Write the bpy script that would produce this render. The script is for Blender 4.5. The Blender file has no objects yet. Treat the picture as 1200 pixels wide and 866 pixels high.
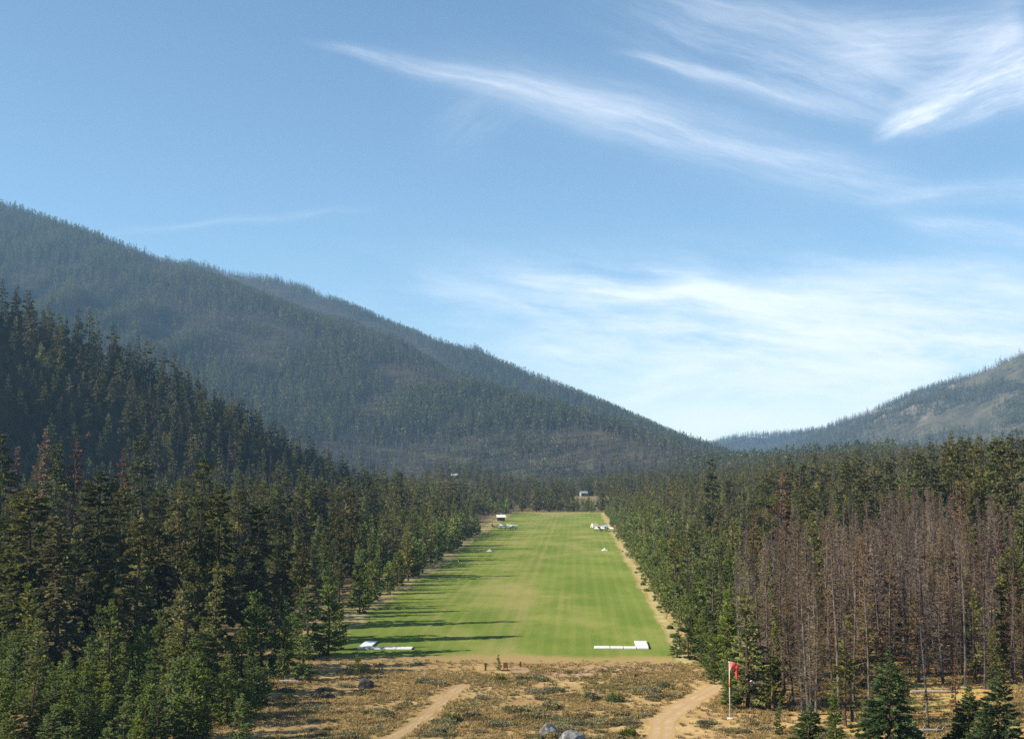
import bpy, math, random
import numpy as np
from mathutils import Vector, Matrix

SEED = 11
random.seed(SEED)
rng = np.random.default_rng(SEED)
S = bpy.context.scene
COL = S.collection
R = math.radians

# ------------------------------------------------------------------ camera model
F, CX, CY, HZ, CAMZ = 1500.0, 600.0, 433.0, 548.0, 28.0
PITCH = math.atan((HZ - CY) / F)
cp, sp_ = math.cos(PITCH), math.sin(PITCH)

def ray(px, py):
    x, y, z = px - CX, CY - py, F
    d = np.array([x, z * cp - y * sp_, z * sp_ + y * cp])
    return d / np.linalg.norm(d)

def gp(px, py, z=0.0):
    """photo pixel -> point on the level valley floor"""
    d = ray(px, py)
    t = (z - CAMZ) / d[2]
    return d[0] * t, d[1] * t

def at_d(px, py, Y):
    """photo pixel at forward distance Y -> x, z"""
    d = ray(px, py)
    t = Y / d[1]
    return d[0] * t, CAMZ + d[2] * t

cam = bpy.data.cameras.new('camera')
cam.sensor_width = 36.0
cam.lens = F / 1200.0 * 36.0
cam.clip_start, cam.clip_end = 1.0, 40000.0
camo = bpy.data.objects.new('camera', cam)
COL.objects.link(camo)
camo.location = (0, 0, CAMZ)
camo.rotation_euler = (math.pi / 2 + PITCH, 0, 0)
S.camera = camo

SUN_EL, SUN_AZ = R(27.8), R(-104.0)      # azimuth from +Y, clockwise positive
SUN = np.array([math.cos(SUN_EL) * math.sin(SUN_AZ), math.cos(SUN_EL) * math.cos(SUN_AZ), math.sin(SUN_EL)])

# ------------------------------------------------------------------ numpy noise
_perm = np.random.default_rng(5).random((256, 256))
def vnoise(x, y):
    xi, yi = np.floor(x).astype(int), np.floor(y).astype(int)
    fx, fy = x - xi, y - yi
    fx, fy = fx * fx * (3 - 2 * fx), fy * fy * (3 - 2 * fy)
    a, b = _perm[xi & 255, yi & 255], _perm[(xi + 1) & 255, yi & 255]
    c, d = _perm[xi & 255, (yi + 1) & 255], _perm[(xi + 1) & 255, (yi + 1) & 255]
    return (a * (1 - fx) + b * fx) * (1 - fy) + (c * (1 - fx) + d * fx) * fy
def fbm(x, y, o=4):
    s, a, t = 0, .5, 0
    for i in range(o):
        s = s + a * vnoise(x + 17.3 * i, y - 9.1 * i)
        t += a; a *= .5; x = x * 2.03; y = y * 2.03
    return s / t
def sstep(a, b, x):
    t = np.clip((x - a) / (b - a), 0, 1)
    return t * t * (3 - 2 * t)

# ------------------------------------------------------------------ terrain height
def crest(pts, n=34):
    """(px, py, distance) along a skyline -> dense 3D crest samples"""
    P = []
    for px, py, D in pts:
        x, z = at_d(px, py, D)
        P.append((x, D, z))
    P = np.array(P)
    t = np.linspace(0, len(P) - 1, n)
    return np.stack([np.interp(t, range(len(P)), P[:, k]) for k in range(3)], 1)

R1 = crest([(-330, 165, 3200), (-200, 178, 3150), (0, 243, 3000), (157, 297, 2800), (262, 338, 2620), (319, 363, 2500),
            (450, 420, 2300), (560, 458, 2130), (690, 497, 1950), (790, 538, 1800)], 44)
R2 = crest([(60, 300, 4000), (150, 302, 3950), (230, 313, 3900), (300, 325, 3800), (345, 337, 3700), (450, 380, 3500), (550, 419, 3300),
            (600, 436, 3200), (680, 469, 3000), (720, 488, 2850), (760, 506, 2700), (800, 520, 2600), (850, 537, 2480), (900, 552, 2400)], 50)
R3 = crest([(800, 533, 6300), (835, 520, 6200), (870, 510, 6000), (920, 508, 5900), (960, 503, 5600), (1000, 493, 5300), (1050, 472, 5000),
            (1100, 451, 4750), (1150, 441, 4500), (1200, 420, 4300), (1330, 370, 4000), (1500, 330, 3800)], 40)
HB = np.array([(-900, 800, 420), (-700, 770, 318), (-520, 745, 226), (-400, 730, 166), (-330, 722, 131), (-288, 720, 110), (-240, 715, 92), (-192, 705, 71),
               (-160, 695, 52), (-134, 690, 35), (-108, 680, 18), (-84, 670, 3)], float)
HB[:, 2] *= .975
t_ = np.linspace(0, len(HB) - 1, 40)
HB = np.stack([np.interp(t_, range(len(HB)), HB[:, k]) for k in range(3)], 1)
HB2 = np.array([(-660, q, 315 + 12 * math.sin(q * .05)) for q in range(560, 781, 20)], float)   # unseen ridge added left of the frame to shade the left hillside
KNX, KNZ = at_d(684, 581, 1010.0)
KN2X, KN2Z = at_d(532, 560, 1120.0)

def cones(x, y, P, s):
    h = np.full(x.shape, -1e9)
    for a, b, c in P:
        h = np.maximum(h, c - s * np.hypot(x - a, y - b))
    return h

def height(x, y):
    x = np.asarray(x, float); y = np.asarray(y, float)
    w = fbm(x / 420 + 3, y / 420, 4) - .5
    w2 = fbm(x / 130 + 9, y / 130 + 4, 3) - .5
    gul = np.abs(fbm(x / 300 + 31, y / 520 + 7, 3) - .5) * 2
    h1 = cones(x, y, R1, .42)
    m1 = sstep(0, 220, h1) * sstep(-20, 60, h1)
    def rough(h, base, k):
        depth = np.clip(h, 0, 300) / 300.0
        return h + depth * (w * 130 + w2 * 60 - gul * 170 + 34) * k
    def soft(h):                       # rounded toe instead of a crease
        return np.where(h > 40, h, np.where(h < -40, 0.0, (h + 40) ** 2 / 160.0))
    # keep the crest itself on the traced skyline: roughness fades out right at it
    H = np.zeros(x.shape)
    for P, s, k in ((R1, .42, 1.0), (R2, .45, .9), (R3, .42, .75)):
        h = cones(x, y, P, s)
        dmin = np.full(x.shape, 1e9)
        for a, b, c in P[::2]:
            dmin = np.minimum(dmin, np.hypot(x - a, y - b))
        h = h + (rough(h, 0, k) - h) * sstep(20, 420, dmin)
        H = np.maximum(H, soft(h))
    hb = cones(x, y, HB, .64)
    hb = hb + sstep(0, 40, hb) * (w2 * 14 + (fbm(x / 40, y / 40, 2) - .5) * 4)
    hb = np.where(hb > 12, hb, np.where(hb < -12, 0, (hb + 12) ** 2 / 48.0))
    H = np.maximum(H, hb)
    H = np.maximum(H, cones(x, y, HB2, .86))
    # valley floor rises gently to the right, beyond the burnt stand
    rise = np.clip(x - 62, 0, 420)
    rise = .13 * rise - .00011 * rise ** 2
    rise = rise * sstep(90, 230, y) + sstep(70, 200, x) * (fbm(x / 60, y / 60, 3) - .5) * 5
    H = H + np.maximum(rise, 0) * (1 - sstep(1200, 2400, y))
    H = H + (KNZ * 1.0) * np.exp(-((x - KNX) / 34) ** 2 - ((y - 1012) / 38) ** 2)
    H = np.maximum(H, (KN2Z) * np.exp(-((x - KN2X) / 60) ** 2 - ((y - 1130) / 60) ** 2))
    back = sstep(-14, -60, x + .02 * y) * sstep(190, 240, y) * 0
    return H

def hz1(x, y):
    return float(height(np.array([x]), np.array([y]))[0])

# ------------------------------------------------------------------ runway frame
RL0, RL1 = np.array(gp(358, 772)), np.array(gp(600.5, 601))
RR0, RR1 = np.array(gp(793, 772)), np.array(gp(699.5, 601))
RDIR = (RL1 - RL0) / np.linalg.norm(RL1 - RL0)
RNRM = np.array([RDIR[1], -RDIR[0]])        # to the right
def rw(x, y):
    """along / across coordinates of the airstrip: a = 0 at threshold, c = 0 on left edge"""
    dx, dy = x - RL0[0], y - RL0[1]
    return dx * RDIR[0] + dy * RDIR[1], dx * RNRM[0] + dy * RNRM[1]
RLEN = float((RL1 - RL0) @ RDIR)
RWID = float((RR0 - RL0) @ RNRM)
def rwp(a, c):
    p = RL0 + RDIR * a + RNRM * c
    return float(p[0]), float(p[1])

# ------------------------------------------------------------------ shader helpers
class V:
    def __init__(s, nt, sock): s.nt, s.s = nt, sock
    def _m(s, op, *a):
        n = s.nt.nodes.new('ShaderNodeMath'); n.operation = op
        for i, v in enumerate((s,) + a):
            if isinstance(v, V): s.nt.links.new(v.s, n.inputs[i])
            else: n.inputs[i].default_value = v
        return V(s.nt, n.outputs[0])
    def __add__(s, o): return s._m('ADD', o)
    __radd__ = __add__
    def __mul__(s, o): return s._m('MULTIPLY', o)
    __rmul__ = __mul__
    def __sub__(s, o): return s._m('SUBTRACT', o)
    def __rsub__(s, o): return (s * -1.0) + o
    def __truediv__(s, o): return s._m('DIVIDE', o)
    def exp(s): return s._m('EXPONENT')
    def pw(s, p): return s._m('POWER', p)
    def mx(s, o): return s._m('MAXIMUM', o)
    def mn(s, o): return s._m('MINIMUM', o)
    def ab(s): return s._m('ABSOLUTE')
    def gt(s, o): return s._m('GREATER_THAN', o)
    def sin(s): return s._m('SINE')
    def ramp(s, a, b, c=0.0, d=1.0, smooth=True):
        n = s.nt.nodes.new('ShaderNodeMapRange')
        if smooth: n.interpolation_type = 'SMOOTHSTEP'
        s.nt.links.new(s.s, n.inputs[0])
        for i, v in enumerate((a, b, c, d)): n.inputs[i + 1].default_value = v
        return V(s.nt, n.outputs[0])

def new(nt, t, **kw):
    n = nt.nodes.new(t)
    for k, v in kw.items(): setattr(n, k, v)
    return n
def put(nt, sock, v):
    if isinstance(v, V): nt.links.new(v.s, sock)
    elif hasattr(v, 'is_output'): nt.links.new(v, sock)
    elif isinstance(v, (tuple, list)) and len(v) == 3 and sock.type == 'RGBA': sock.default_value = (*v, 1)
    else: sock.default_value = v
def comb(nt, x, y, z=0.0):
    n = new(nt, 'ShaderNodeCombineXYZ')
    for i, v in enumerate((x, y, z)): put(nt, n.inputs[i], v)
    return n.outputs[0]
def noise(nt, vec, scale, detail=3.0, rough=.55, dist=0.0):
    n = new(nt, 'ShaderNodeTexNoise')
    put(nt, n.inputs['Vector'], vec)
    n.inputs['Scale'].default_value = scale; n.inputs['Detail'].default_value = detail
    n.inputs['Roughness'].default_value = rough; n.inputs['Distortion'].default_value = dist
    return V(nt, n.outputs[0])
def mix(nt, f, a, b):
    n = new(nt, 'ShaderNodeMix', data_type='RGBA')
    put(nt, n.inputs[0], f); put(nt, n.inputs[6], a); put(nt, n.inputs[7], b)
    return n.outputs[2]
def sep(nt, vec):
    n = new(nt, 'ShaderNodeSeparateXYZ'); put(nt, n.inputs[0], vec)
    return [V(nt, o) for o in n.outputs]
def mat(name):
    m = bpy.data.materials.new(name); m.use_nodes = True
    nt = m.node_tree; nt.nodes.clear()
    return m, nt
def finish(nt, shader):
    o = new(nt, 'ShaderNodeOutputMaterial'); nt.links.new(shader, o.inputs['Surface'])
def diffuse(nt, color, rough=1.0, bump=None, bump_d=.05):
    n = new(nt, 'ShaderNodeBsdfDiffuse'); put(nt, n.inputs['Color'], color)
    n.inputs['Roughness'].default_value = rough
    if bump is not None:
        b = new(nt, 'ShaderNodeBump'); b.inputs['Distance'].default_value = bump_d
        put(nt, b.inputs['Height'], bump); nt.links.new(b.outputs[0], n.inputs['Normal'])
    return n.outputs[0]
def objpos(nt): return new(nt, 'ShaderNodeTexCoord').outputs['Object']

def foliage_mat(name, dark, light, warm, trans=.3, hue=.5, vary=.5):
    """needles: tint varies from tree to tree, clump to clump"""
    m, nt = mat(name)
    oi = V(nt, new(nt, 'ShaderNodeObjectInfo').outputs['Random'])
    isl = V(nt, new(nt, 'ShaderNodeNewGeometry').outputs['Random Per Island'])
    nz = noise(nt, objpos(nt), .55, 2.0).ramp(.35, .65)
    c = mix(nt, (isl * .55 + nz * .45), dark, light)
    r2 = (oi * 7.31)._m('FRACT')
    c = mix(nt, r2.pw(1.6) * hue, c, warm)
    hs = new(nt, 'ShaderNodeHueSaturation')
    put(nt, hs.inputs['Color'], c)
    put(nt, hs.inputs['Value'], oi * vary + (1.0 - vary / 2))
    put(nt, hs.inputs['Saturation'], (oi * 3.7)._m('FRACT') * .25 + .85)
    d = new(nt, 'ShaderNodeBsdfDiffuse'); nt.links.new(hs.outputs[0], d.inputs['Color'])
    t = new(nt, 'ShaderNodeBsdfTranslucent'); nt.links.new(hs.outputs[0], t.inputs['Color'])
    mx = new(nt, 'ShaderNodeMixShader'); mx.inputs[0].default_value = trans
    nt.links.new(d.outputs[0], mx.inputs[1]); nt.links.new(t.outputs[0], mx.inputs[2])
    finish(nt, mx.outputs[0])
    return m

def bark_mat(name, a, b):
    m, nt = mat(name)
    oi = V(nt, new(nt, 'ShaderNodeObjectInfo').outputs['Random'])
    x, y, z = sep(nt, objpos(nt))
    n = noise(nt, comb(nt, x * 6.0, y * 6.0, z * .9), 1.0, 4.0)
    c = mix(nt, n.ramp(.3, .7), a, b)
    hs = new(nt, 'ShaderNodeHueSaturation'); put(nt, hs.inputs['Color'], c)
    put(nt, hs.inputs['Value'], oi * .6 + .7)
    finish(nt, diffuse(nt, hs.outputs[0], 1.0, n, .06))
    return m

M = {}
M['fir'] = foliage_mat('fir_needles', (.046, .056, .020), (.150, .160, .050), (.185, .150, .048), .26, .6)
M['pine'] = foliage_mat('pine_needles', (.066, .090, .024), (.180, .205, .055), (.225, .185, .054), .32, .6)
M['young'] = foliage_mat('young_pine_needles', (.078, .120, .028), (.205, .260, .064), (.235, .230, .064), .42, .5)
M['rust'] = foliage_mat('rust_needles', (.105, .048, .028), (.215, .105, .060), (.20, .135, .068), .34, .85)
M['spruce'] = foliage_mat('spruce_needles', (.046, .074, .027), (.135, .182, .056), (.150, .180, .052), .40, .4)
M['twig'] = foliage_mat('dead_twigs', (.068, .049, .038), (.176, .134, .108), (.155, .108, .052), .08, .85, .8)
M['sage'] = foliage_mat('sage_leaves', (.125, .120, .058), (.245, .230, .118), (.24, .18, .08), .3, .9)
M['bush'] = foliage_mat('bush_leaves', (.050, .080, .016), (.13, .18, .04), (.18, .16, .05), .3, .6)
M['straw'] = foliage_mat('dry_grass_blades', (.28, .190, .080), (.45, .320, .140), (.31, .245, .09), .5, .7)
M['bark'] = bark_mat('pine_bark', (.055, .038, .028), (.150, .100, .070))
M['greybark'] = bark_mat('weathered_bark', (.035, .026, .023), (.185, .155, .140))
M['stem'] = bark_mat('shrub_stem', (.10, .08, .06), (.20, .17, .13))

def plain(name, col, var=.15, scale=3.0, rough=.6, spec=.3):
    m, nt = mat(name)
    n = noise(nt, objpos(nt), scale, 4.0)
    c = mix(nt, n, tuple(k * (1 - var) for k in col), tuple(min(1, k * (1 + var)) for k in col))
    p = new(nt, 'ShaderNodeBsdfPrincipled'); nt.links.new(c, p.inputs['Base Color'])
    p.inputs['Roughness'].default_value = rough; p.inputs['Specular IOR Level'].default_value = spec
    finish(nt, p.outputs[0]); return m
M['white'] = plain('weathered_white_paint', (.62, .61, .58), .16, 1.1, .6)
M['cream'] = plain('cream_paint', (.62, .57, .40), .1)
M['red'] = plain('faded_red_fabric', (.62, .055, .045), .3, 2.0, .9, .1)
M['pink'] = plain('bleached_pink_fabric', (.62, .12, .10), .2, 2.5, .9, .1)
M['orange'] = plain('faded_orange_paint', (.60, .20, .09), .2, 4.0)
M['polewhite'] = plain('pole_paint', (.56, .53, .49), .1, 3.0, .5)
M['wood'] = plain('dark_brown_wood', (.080, .040, .020), .4, 6.0, .9, .1)
M['redwood'] = plain('rust_brown_wood', (.16, .060, .025), .4, 6.0, .9, .1)
M['palewood'] = plain('bleached_wood', (.36, .31, .25), .3, 5.0, .9, .1)
M['glass'] = plain('dark_glass', (.03, .04, .05), .1, 1.0, .1, .5)
M['rubber'] = plain('tyre_rubber', (.02, .02, .02), .2, 3.0, .9, .2)
M['blue'] = plain('blue_trim_paint', (.08, .13, .28), .15)
M['redtrim'] = plain('red_trim_paint', (.42, .05, .04), .15)
M['metal'] = plain('pale_roof_metal', (.24, .255, .27), .12, 2.0, .45, .5)
M['logwall'] = plain('cabin_wall_boards', (.24, .225, .19), .2, 3.0, .8)
M['char'] = plain('charred_wood', (.022, .019, .018), .5, 4.0, .9, .1)
M['concrete'] = plain('pale_concrete', (.55, .52, .47), .15, 5.0, .9, .1)

def rock_mat(name, a, b, c3):
    m, nt = mat(name)
    p = objpos(nt)
    n1, n2 = noise(nt, p, 1.2, 6.0, .65), noise(nt, p, 4.0, 4.0, .7)
    c = mix(nt, n1.ramp(.38, .62), a, b)
    c = mix(nt, n2.ramp(.55, .70), c, c3)
    finish(nt, diffuse(nt, c, 1.0, n1 + n2 * .5, .15))
    return m
M['rock'] = rock_mat('grey_granite', (.10, .10, .10), (.30, .29, .28), (.46, .42, .36))
M['darkrock'] = rock_mat('dark_rock', (.035, .033, .034), (.10, .095, .092), (.22, .20, .18))

# ------------------------------------------------------------------ mesh helpers
def mesh_np(name, verts, faces, mats, midx=None, smooth=False):
    """faces: list of (k, array n x k)"""
    me = bpy.data.meshes.new(name)
    verts = np.asarray(verts, np.float32)
    loops, starts, tot = [], [], 0
    for f in faces:
        f = np.asarray(f, np.int32)
        if len(f) == 0: continue
        k = f.shape[1]
        loops.append(f.ravel()); starts.append(tot + np.arange(len(f)) * k)
        tot += f.size
    loops = np.concatenate(loops); starts = np.concatenate(starts)
    me.vertices.add(len(verts)); me.vertices.foreach_set('co', verts.ravel())
    me.loops.add(tot); me.loops.foreach_set('vertex_index', loops)
    me.polygons.add(len(starts)); me.polygons.foreach_set('loop_start', starts.astype(np.int32))
    for m in mats: me.materials.append(m)
    if midx is not None: me.polygons.foreach_set('material_index', np.asarray(midx, np.int32))
    if not smooth: me.shade_flat()
    me.update(calc_edges=True)
    if smooth: me.shade_smooth()
    return me

class MB:
    """collects tubes, boxes and lofts into one part"""
    def __init__(s): s.v, s.f3, s.f4 = [], [], []
    def ring_tube(s, pts, rad, n=8, cap=True, phase=0.0):
        pts = [Vector(p) for p in pts]; base = len(s.v)
        for i, p in enumerate(pts):
            t = (pts[min(i + 1, len(pts) - 1)] - pts[max(i - 1, 0)]).normalized()
            a = t.orthogonal().normalized() if abs(t.z) < .9 else Vector((1, 0, 0))
            a = (a - t * a.dot(t)).normalized(); b = t.cross(a)
            r = rad[i] if hasattr(rad, '__len__') else rad
            ra, rb = r if isinstance(r, tuple) else (r, r)
            for k in range(n):
                q = 2 * math.pi * k / n + phase
                s.v.append(p + a * (ra * math.cos(q)) + b * (rb * math.sin(q)))
        for i in range(len(pts) - 1):
            for k in range(n):
                s.f4.append((base + i * n + k, base + i * n + (k + 1) % n, base + (i + 1) * n + (k + 1) % n, base + (i + 1) * n + k))
        if cap:
            for i, rev in ((0, True), (len(pts) - 1, False)):
                c = len(s.v); s.v.append(pts[i])
                for k in range(n):
                    a, b = base + i * n + k, base + i * n + (k + 1) % n
                    s.f3.append((c, b, a) if rev else (c, a, b))
        return s
    def box(s, c, d, rot=None, taper=1.0):
        base = len(s.v)
        for z in (-1, 1):
            k = taper if z > 0 else 1.0
            for x, y in ((-1, -1), (1, -1), (1, 1), (-1, 1)):
                p = Vector((x * d[0] / 2 * k, y * d[1] / 2 * k, z * d[2] / 2))
                if rot is not None: p = rot @ p
                s.v.append(p + Vector(c))
        b = base
        s.f4 += [(b, b + 3, b + 2, b + 1), (b + 4, b + 5, b + 6, b + 7)] + [(b + i, b + (i + 1) % 4, b + 4 + (i + 1) % 4, b + 4 + i) for i in range(4)]
        return s
    def poly(s, pts, faces):
        base = len(s.v); s.v += [Vector(p) for p in pts]
        for f in faces:
            (s.f3 if len(f) == 3 else s.f4).append(tuple(base + i for i in f))
        return s
    def build(s, name, m, parent=None, smooth=False, bevel=0.0):
        fs = [f for f in (np.array(s.f4, int).reshape(-1, 4), np.array(s.f3, int).reshape(-1, 3)) if len(f)]
        me = mesh_np(name, [tuple(v) for v in s.v], fs, [m], smooth=smooth)
        o = bpy.data.objects.new(name, me); COL.objects.link(o); o.parent = parent
        if bevel:
            b = o.modifiers.new('bevel', 'BEVEL'); b.width = bevel; b.segments = 2
        return o

def tag(o, label=None, cat=None, group=None, kind=None):
    for k, v in (('label', label), ('category', cat), ('group', group), ('kind', kind)):
        if v: o[k] = v
    return o
def empty(name, loc, rz=0.0, sc=1.0):
    o = bpy.data.objects.new(name, None); COL.objects.link(o)
    o.empty_display_size = .5
    o.location = loc; o.rotation_euler = (0, 0, rz); o.scale = (sc, sc, sc) if not isinstance(sc, tuple) else sc
    return o

# ------------------------------------------------------------------ tree meshes
def kites(p, d, side, ln, w):
    n = len(p)
    v = np.empty((n, 4, 3))
    v[:, 0] = p; v[:, 1] = p + d * (ln * .55)[:, None] + side * w[:, None]
    v[:, 2] = p + d * ln[:, None]; v[:, 3] = p + d * (ln * .5)[:, None] - side * w[:, None]
    return v.reshape(-1, 3), np.arange(n * 4).reshape(-1, 4)
def unit(a): return a / np.maximum(np.linalg.norm(a, axis=1, keepdims=True), 1e-9)

def trunk_np(g, H, r0, n=7, seg=9, bend=.25, tip=.02):
    z = np.linspace(0, 1, seg) ** 1.1
    ph = g.uniform(0, 6.28, 2)
    bx = bend * np.sin(z * 2.2 + ph[0]) - bend * np.sin(ph[0]); by = bend * np.sin(z * 2.7 + ph[1]) - bend * np.sin(ph[1])
    r = r0 * (1 - z) ** .8 + tip; r[0] *= 1.35
    q = np.arange(n) * 2 * math.pi / n
    v = np.stack([bx[:, None] + r[:, None] * np.cos(q), by[:, None] + r[:, None] * np.sin(q), np.repeat(z[:, None] * H, n, 1)], 2).reshape(-1, 3)
    v[:n, 2] -= .4
    i, k = np.meshgrid(np.arange(seg - 1), np.arange(n), indexing='ij')
    f = np.stack([i * n + k, i * n + (k + 1) % n, (i + 1) * n + (k + 1) % n, (i + 1) * n + k], 2).reshape(-1, 4)
    return v, f, (lambda t: (np.interp(t, z, bx), np.interp(t, z, by)))

def conifer(seed, H, Rr, base=.12, whorl=.5, nb=6, e_low=-.28, e_top=.55, droop=.10, step=.34, size=.42, wid=.16, prof=.85, round_=0.0,
            gaps=.12, flat=.7, r0=None, per=2, tseg=9, tn=7):
    """needle crown and limbed trunk; returns (crown verts, faces), (trunk verts, faces)"""
    g = np.random.default_rng(seed)
    r0 = r0 or H * .0125 + .03
    tv, tf, axis = trunk_np(g, H * .97, r0, tn, tseg)
    zs = np.arange(base * H, H * .985, whorl); zs = zs + g.uniform(-.4, .4, len(zs)) * whorl
    t = np.clip((zs / H - base) / (1 - base), 0, 1)
    # crown outline: cone blended with a rounder pine shape; slow wobble makes tiers and notches
    pr = (1 - t) ** prof * (1 - round_) + round_ * np.sqrt(np.clip(1 - (np.abs(t - .35) / .66) ** 2.2, 0, 1))
    pr = pr * sstep(-.08, .12, t) ** .5 * (1 + .22 * np.sin(t * g.uniform(18, 30) + g.uniform(0, 6)) + g.normal(0, .10, len(t)))
    n = nb
    Z = np.repeat(zs, n); T = np.repeat(t, n); P = np.repeat(pr, n)
    az = g.uniform(0, 2 * math.pi, len(Z))
    # one-sided gaps
    hole = vnoise(az * 1.1 + seed * 3.1, Z * .35 + seed) < gaps * 2.2
    L = np.maximum(Rr * P * g.uniform(.62, 1.08, len(Z)), .12)
    keep = (g.random(len(Z)) > gaps * .6) & ~(hole & (T < .85))
    Z, T, az, L = Z[keep], T[keep], az[keep], L[keep]
    e = e_low + (e_top - e_low) * T ** 1.3 + g.normal(0, .10, len(Z))
    ax, ay = axis(Z / (H * .97))
    o = np.stack([ax, ay, Z], 1)
    bd = np.stack([np.cos(e) * np.cos(az), np.cos(e) * np.sin(az), np.sin(e)], 1)
    sd = np.stack([-np.sin(az), np.cos(az), np.zeros_like(az)], 1)
    m = np.maximum((L / step).astype(int), 1) * per
    I = np.repeat(np.arange(len(Z)), m)
    s = g.uniform(.16, 1.0, len(I)) ** .75
    b = bd[I]; sv = sd[I]; LL = L[I]
    p = o[I] + b * (LL * s)[:, None]; p[:, 2] -= droop * LL * s * s * g.uniform(.6, 1.4, len(I))
    ang = g.uniform(-1.15, 1.15, len(I)) * (1.15 - .6 * s)
    up = np.stack([np.zeros(len(I)), np.zeros(len(I)), np.ones(len(I))], 1)
    d = unit(b * np.cos(ang)[:, None] + sv * np.sin(ang)[:, None] + up * g.normal(.05, .25 * (1.4 - flat), len(I))[:, None])
    side = np.cross(d, up)
    roll = g.normal(0, (1 - flat) * 1.6 + .25, len(I))
    side = unit(side); nn = np.cross(side, d)
    side = side * np.cos(roll)[:, None] + nn * np.sin(roll)[:, None]
    k = g.uniform(.6, 1.25, len(I)) * (.34 + .66 * np.clip(LL / (Rr * .5), 0, 1))
    cv, cf = kites(p, d, side, size * k, wid * k * g.uniform(.7, 1.3, len(I)))
    # leader
    q = g.uniform(0, 6.28, 10); zz = H * (1 - np.linspace(0, .05, 10))
    lx, ly = axis(zz / (H * .97))
    v2, f2 = kites(np.stack([lx, ly, zz - .2], 1), unit(np.stack([np.cos(q) * .5, np.sin(q) * .5, np.ones(10)], 1)),
                   unit(np.stack([-np.sin(q), np.cos(q), 0 * q], 1)), np.full(10, size * .6), np.full(10, wid * .35))
    cf = np.concatenate([cf, f2 + len(cv)]); cv = np.concatenate([cv, v2])
    # limbs as thin blades
    w = np.clip(L * .012, .012, .05)
    lv, lf = kites(o, bd, sd, L * .85, w)
    lv2, lf2 = kites(o, bd, np.cross(bd, sd), L * .85, w)
    tf = np.concatenate([tf, lf + len(tv), lf2 + len(tv) + len(lv)]); tv = np.concatenate([tv, lv, lv2])
    return (cv, cf), (tv, tf)

def snag(seed, H, Rr=1.2, base=.12, whorl=.32, nb=5, r0=None, sub=4, tn=6, twig=.022, keep_p=.9):
    """dead lodgepole: bare pole with a brush of fine dead branches"""
    g = np.random.default_rng(seed)
    r0 = r0 or .012 * H * .5 + .03
    tv, tf, axis = trunk_np(g, H * .985, r0, tn, 8, .3, .015)
    zs = np.arange(base * H, H * .99, whorl)
    Z = np.repeat(zs, nb) + g.uniform(-.2, .2, len(zs) * nb)
    T = np.clip((Z / H - base) / (1 - base), 0, 1)
    k = g.random(len(Z)) < keep_p * (.45 + .75 * vnoise(Z * .4 + seed, Z * 0 + seed))
    Z, T = Z[k], T[k]
    az = g.uniform(0, 6.283, len(Z))
    L = Rr * (.35 + .65 * np.sin(np.clip(T * 1.15 + .12, 0, 1) * math.pi) ** .8) * g.uniform(.45, 1.1, len(Z)) * (1.05 - .45 * T)
    e = -.25 + .95 * T + g.normal(0, .25, len(Z))
    ax, ay = axis(Z / (H * .985)); o = np.stack([ax, ay, Z], 1)
    bd = np.stack([np.cos(e) * np.cos(az), np.cos(e) * np.sin(az), np.sin(e)], 1)
    sd = np.stack([-np.sin(az), np.cos(az), 0 * az], 1)
    rl = g.uniform(0, 3.14, len(Z))
    w = g.uniform(.8, 1.5, len(Z)) * twig
    v1, f1 = kites(o, bd, sd * np.cos(rl)[:, None] + np.cross(bd, sd) * np.sin(rl)[:, None], L, w)
    I = np.repeat(np.arange(len(Z)), sub)
    s = g.uniform(.3, 1.0, len(I))
    p = o[I] + bd[I] * (L[I] * s * .95)[:, None]
    d = unit(bd[I] * .7 + sd[I] * g.uniform(-1, 1, len(I))[:, None] + np.stack([np.zeros(len(I)), np.zeros(len(I)), g.normal(.15, .5, len(I))], 1))
    side = unit(np.cross(d, g.normal(0, 1, (len(I), 3))))
    v2, f2 = kites(p, d, side, g.uniform(.25, .6, len(I)) * (.5 + .5 * L[I]), g.uniform(.6, 1.3, len(I)) * twig * .9)
    return (np.concatenate([v1, v2]), np.concatenate([f1, f2 + len(v1)])), (tv, tf)

def proto(name, cw, cmat, tmat):
    (cv, cf), (tv, tf) = cw
    return mesh_np(name + '_crown', cv, [cf], [cmat]), mesh_np(name + '_trunk', tv, [tf], [tmat])
def joined(name, cw, cmat, tmat):
    (cv, cf), (tv, tf) = cw
    return mesh_np(name, np.concatenate([cv, tv]), [np.concatenate([cf, tf + len(cv)])], [cmat, tmat],
                   np.concatenate([np.zeros(len(cf), int), np.ones(len(tf), int)]))

PH = {}   # prototype height per kind
PROTO = {}
PH['fir_tree'] = 26.0
PROTO['fir_tree'] = [proto('fir', conifer(100 + i, 26, rr, base=b, whorl=.50, nb=8, e_low=-.32, e_top=.5, droop=.16, step=.30, size=.60, wid=.20, prof=pf, round_=.22, gaps=gp_, flat=.6, per=7),
                     M['fir'], M['bark']) for i, (rr, b, pf, gp_) in enumerate([(4.1, .06, .58, .14), (3.7, .10, .50, .18), (4.4, .05, .66, .12), (3.3, .14, .48, .2), (4.0, .08, .55, .22), (3.6, .07, .62, .16)])]
PH['pine_tree'] = 16.0
PROTO['pine_tree'] = [proto('pine', conifer(200 + i, 16, rr, base=b, whorl=.40, nb=7, e_low=-.1, e_top=.85, droop=.02, step=.25, size=.46, wid=.14, prof=pf, round_=ro, gaps=gp_, flat=.3, per=5),
                      M['pine'], M['bark']) for i, (rr, b, pf, ro, gp_) in enumerate([(2.3, .10, .75, .25, .18), (2.1, .18, .65, .4, .22), (2.6, .06, .8, .15, .15), (1.9, .28, .6, .5, .25), (2.2, .14, .7, .25, .22)])]
PH['young_pine'] = 7.0
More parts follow.
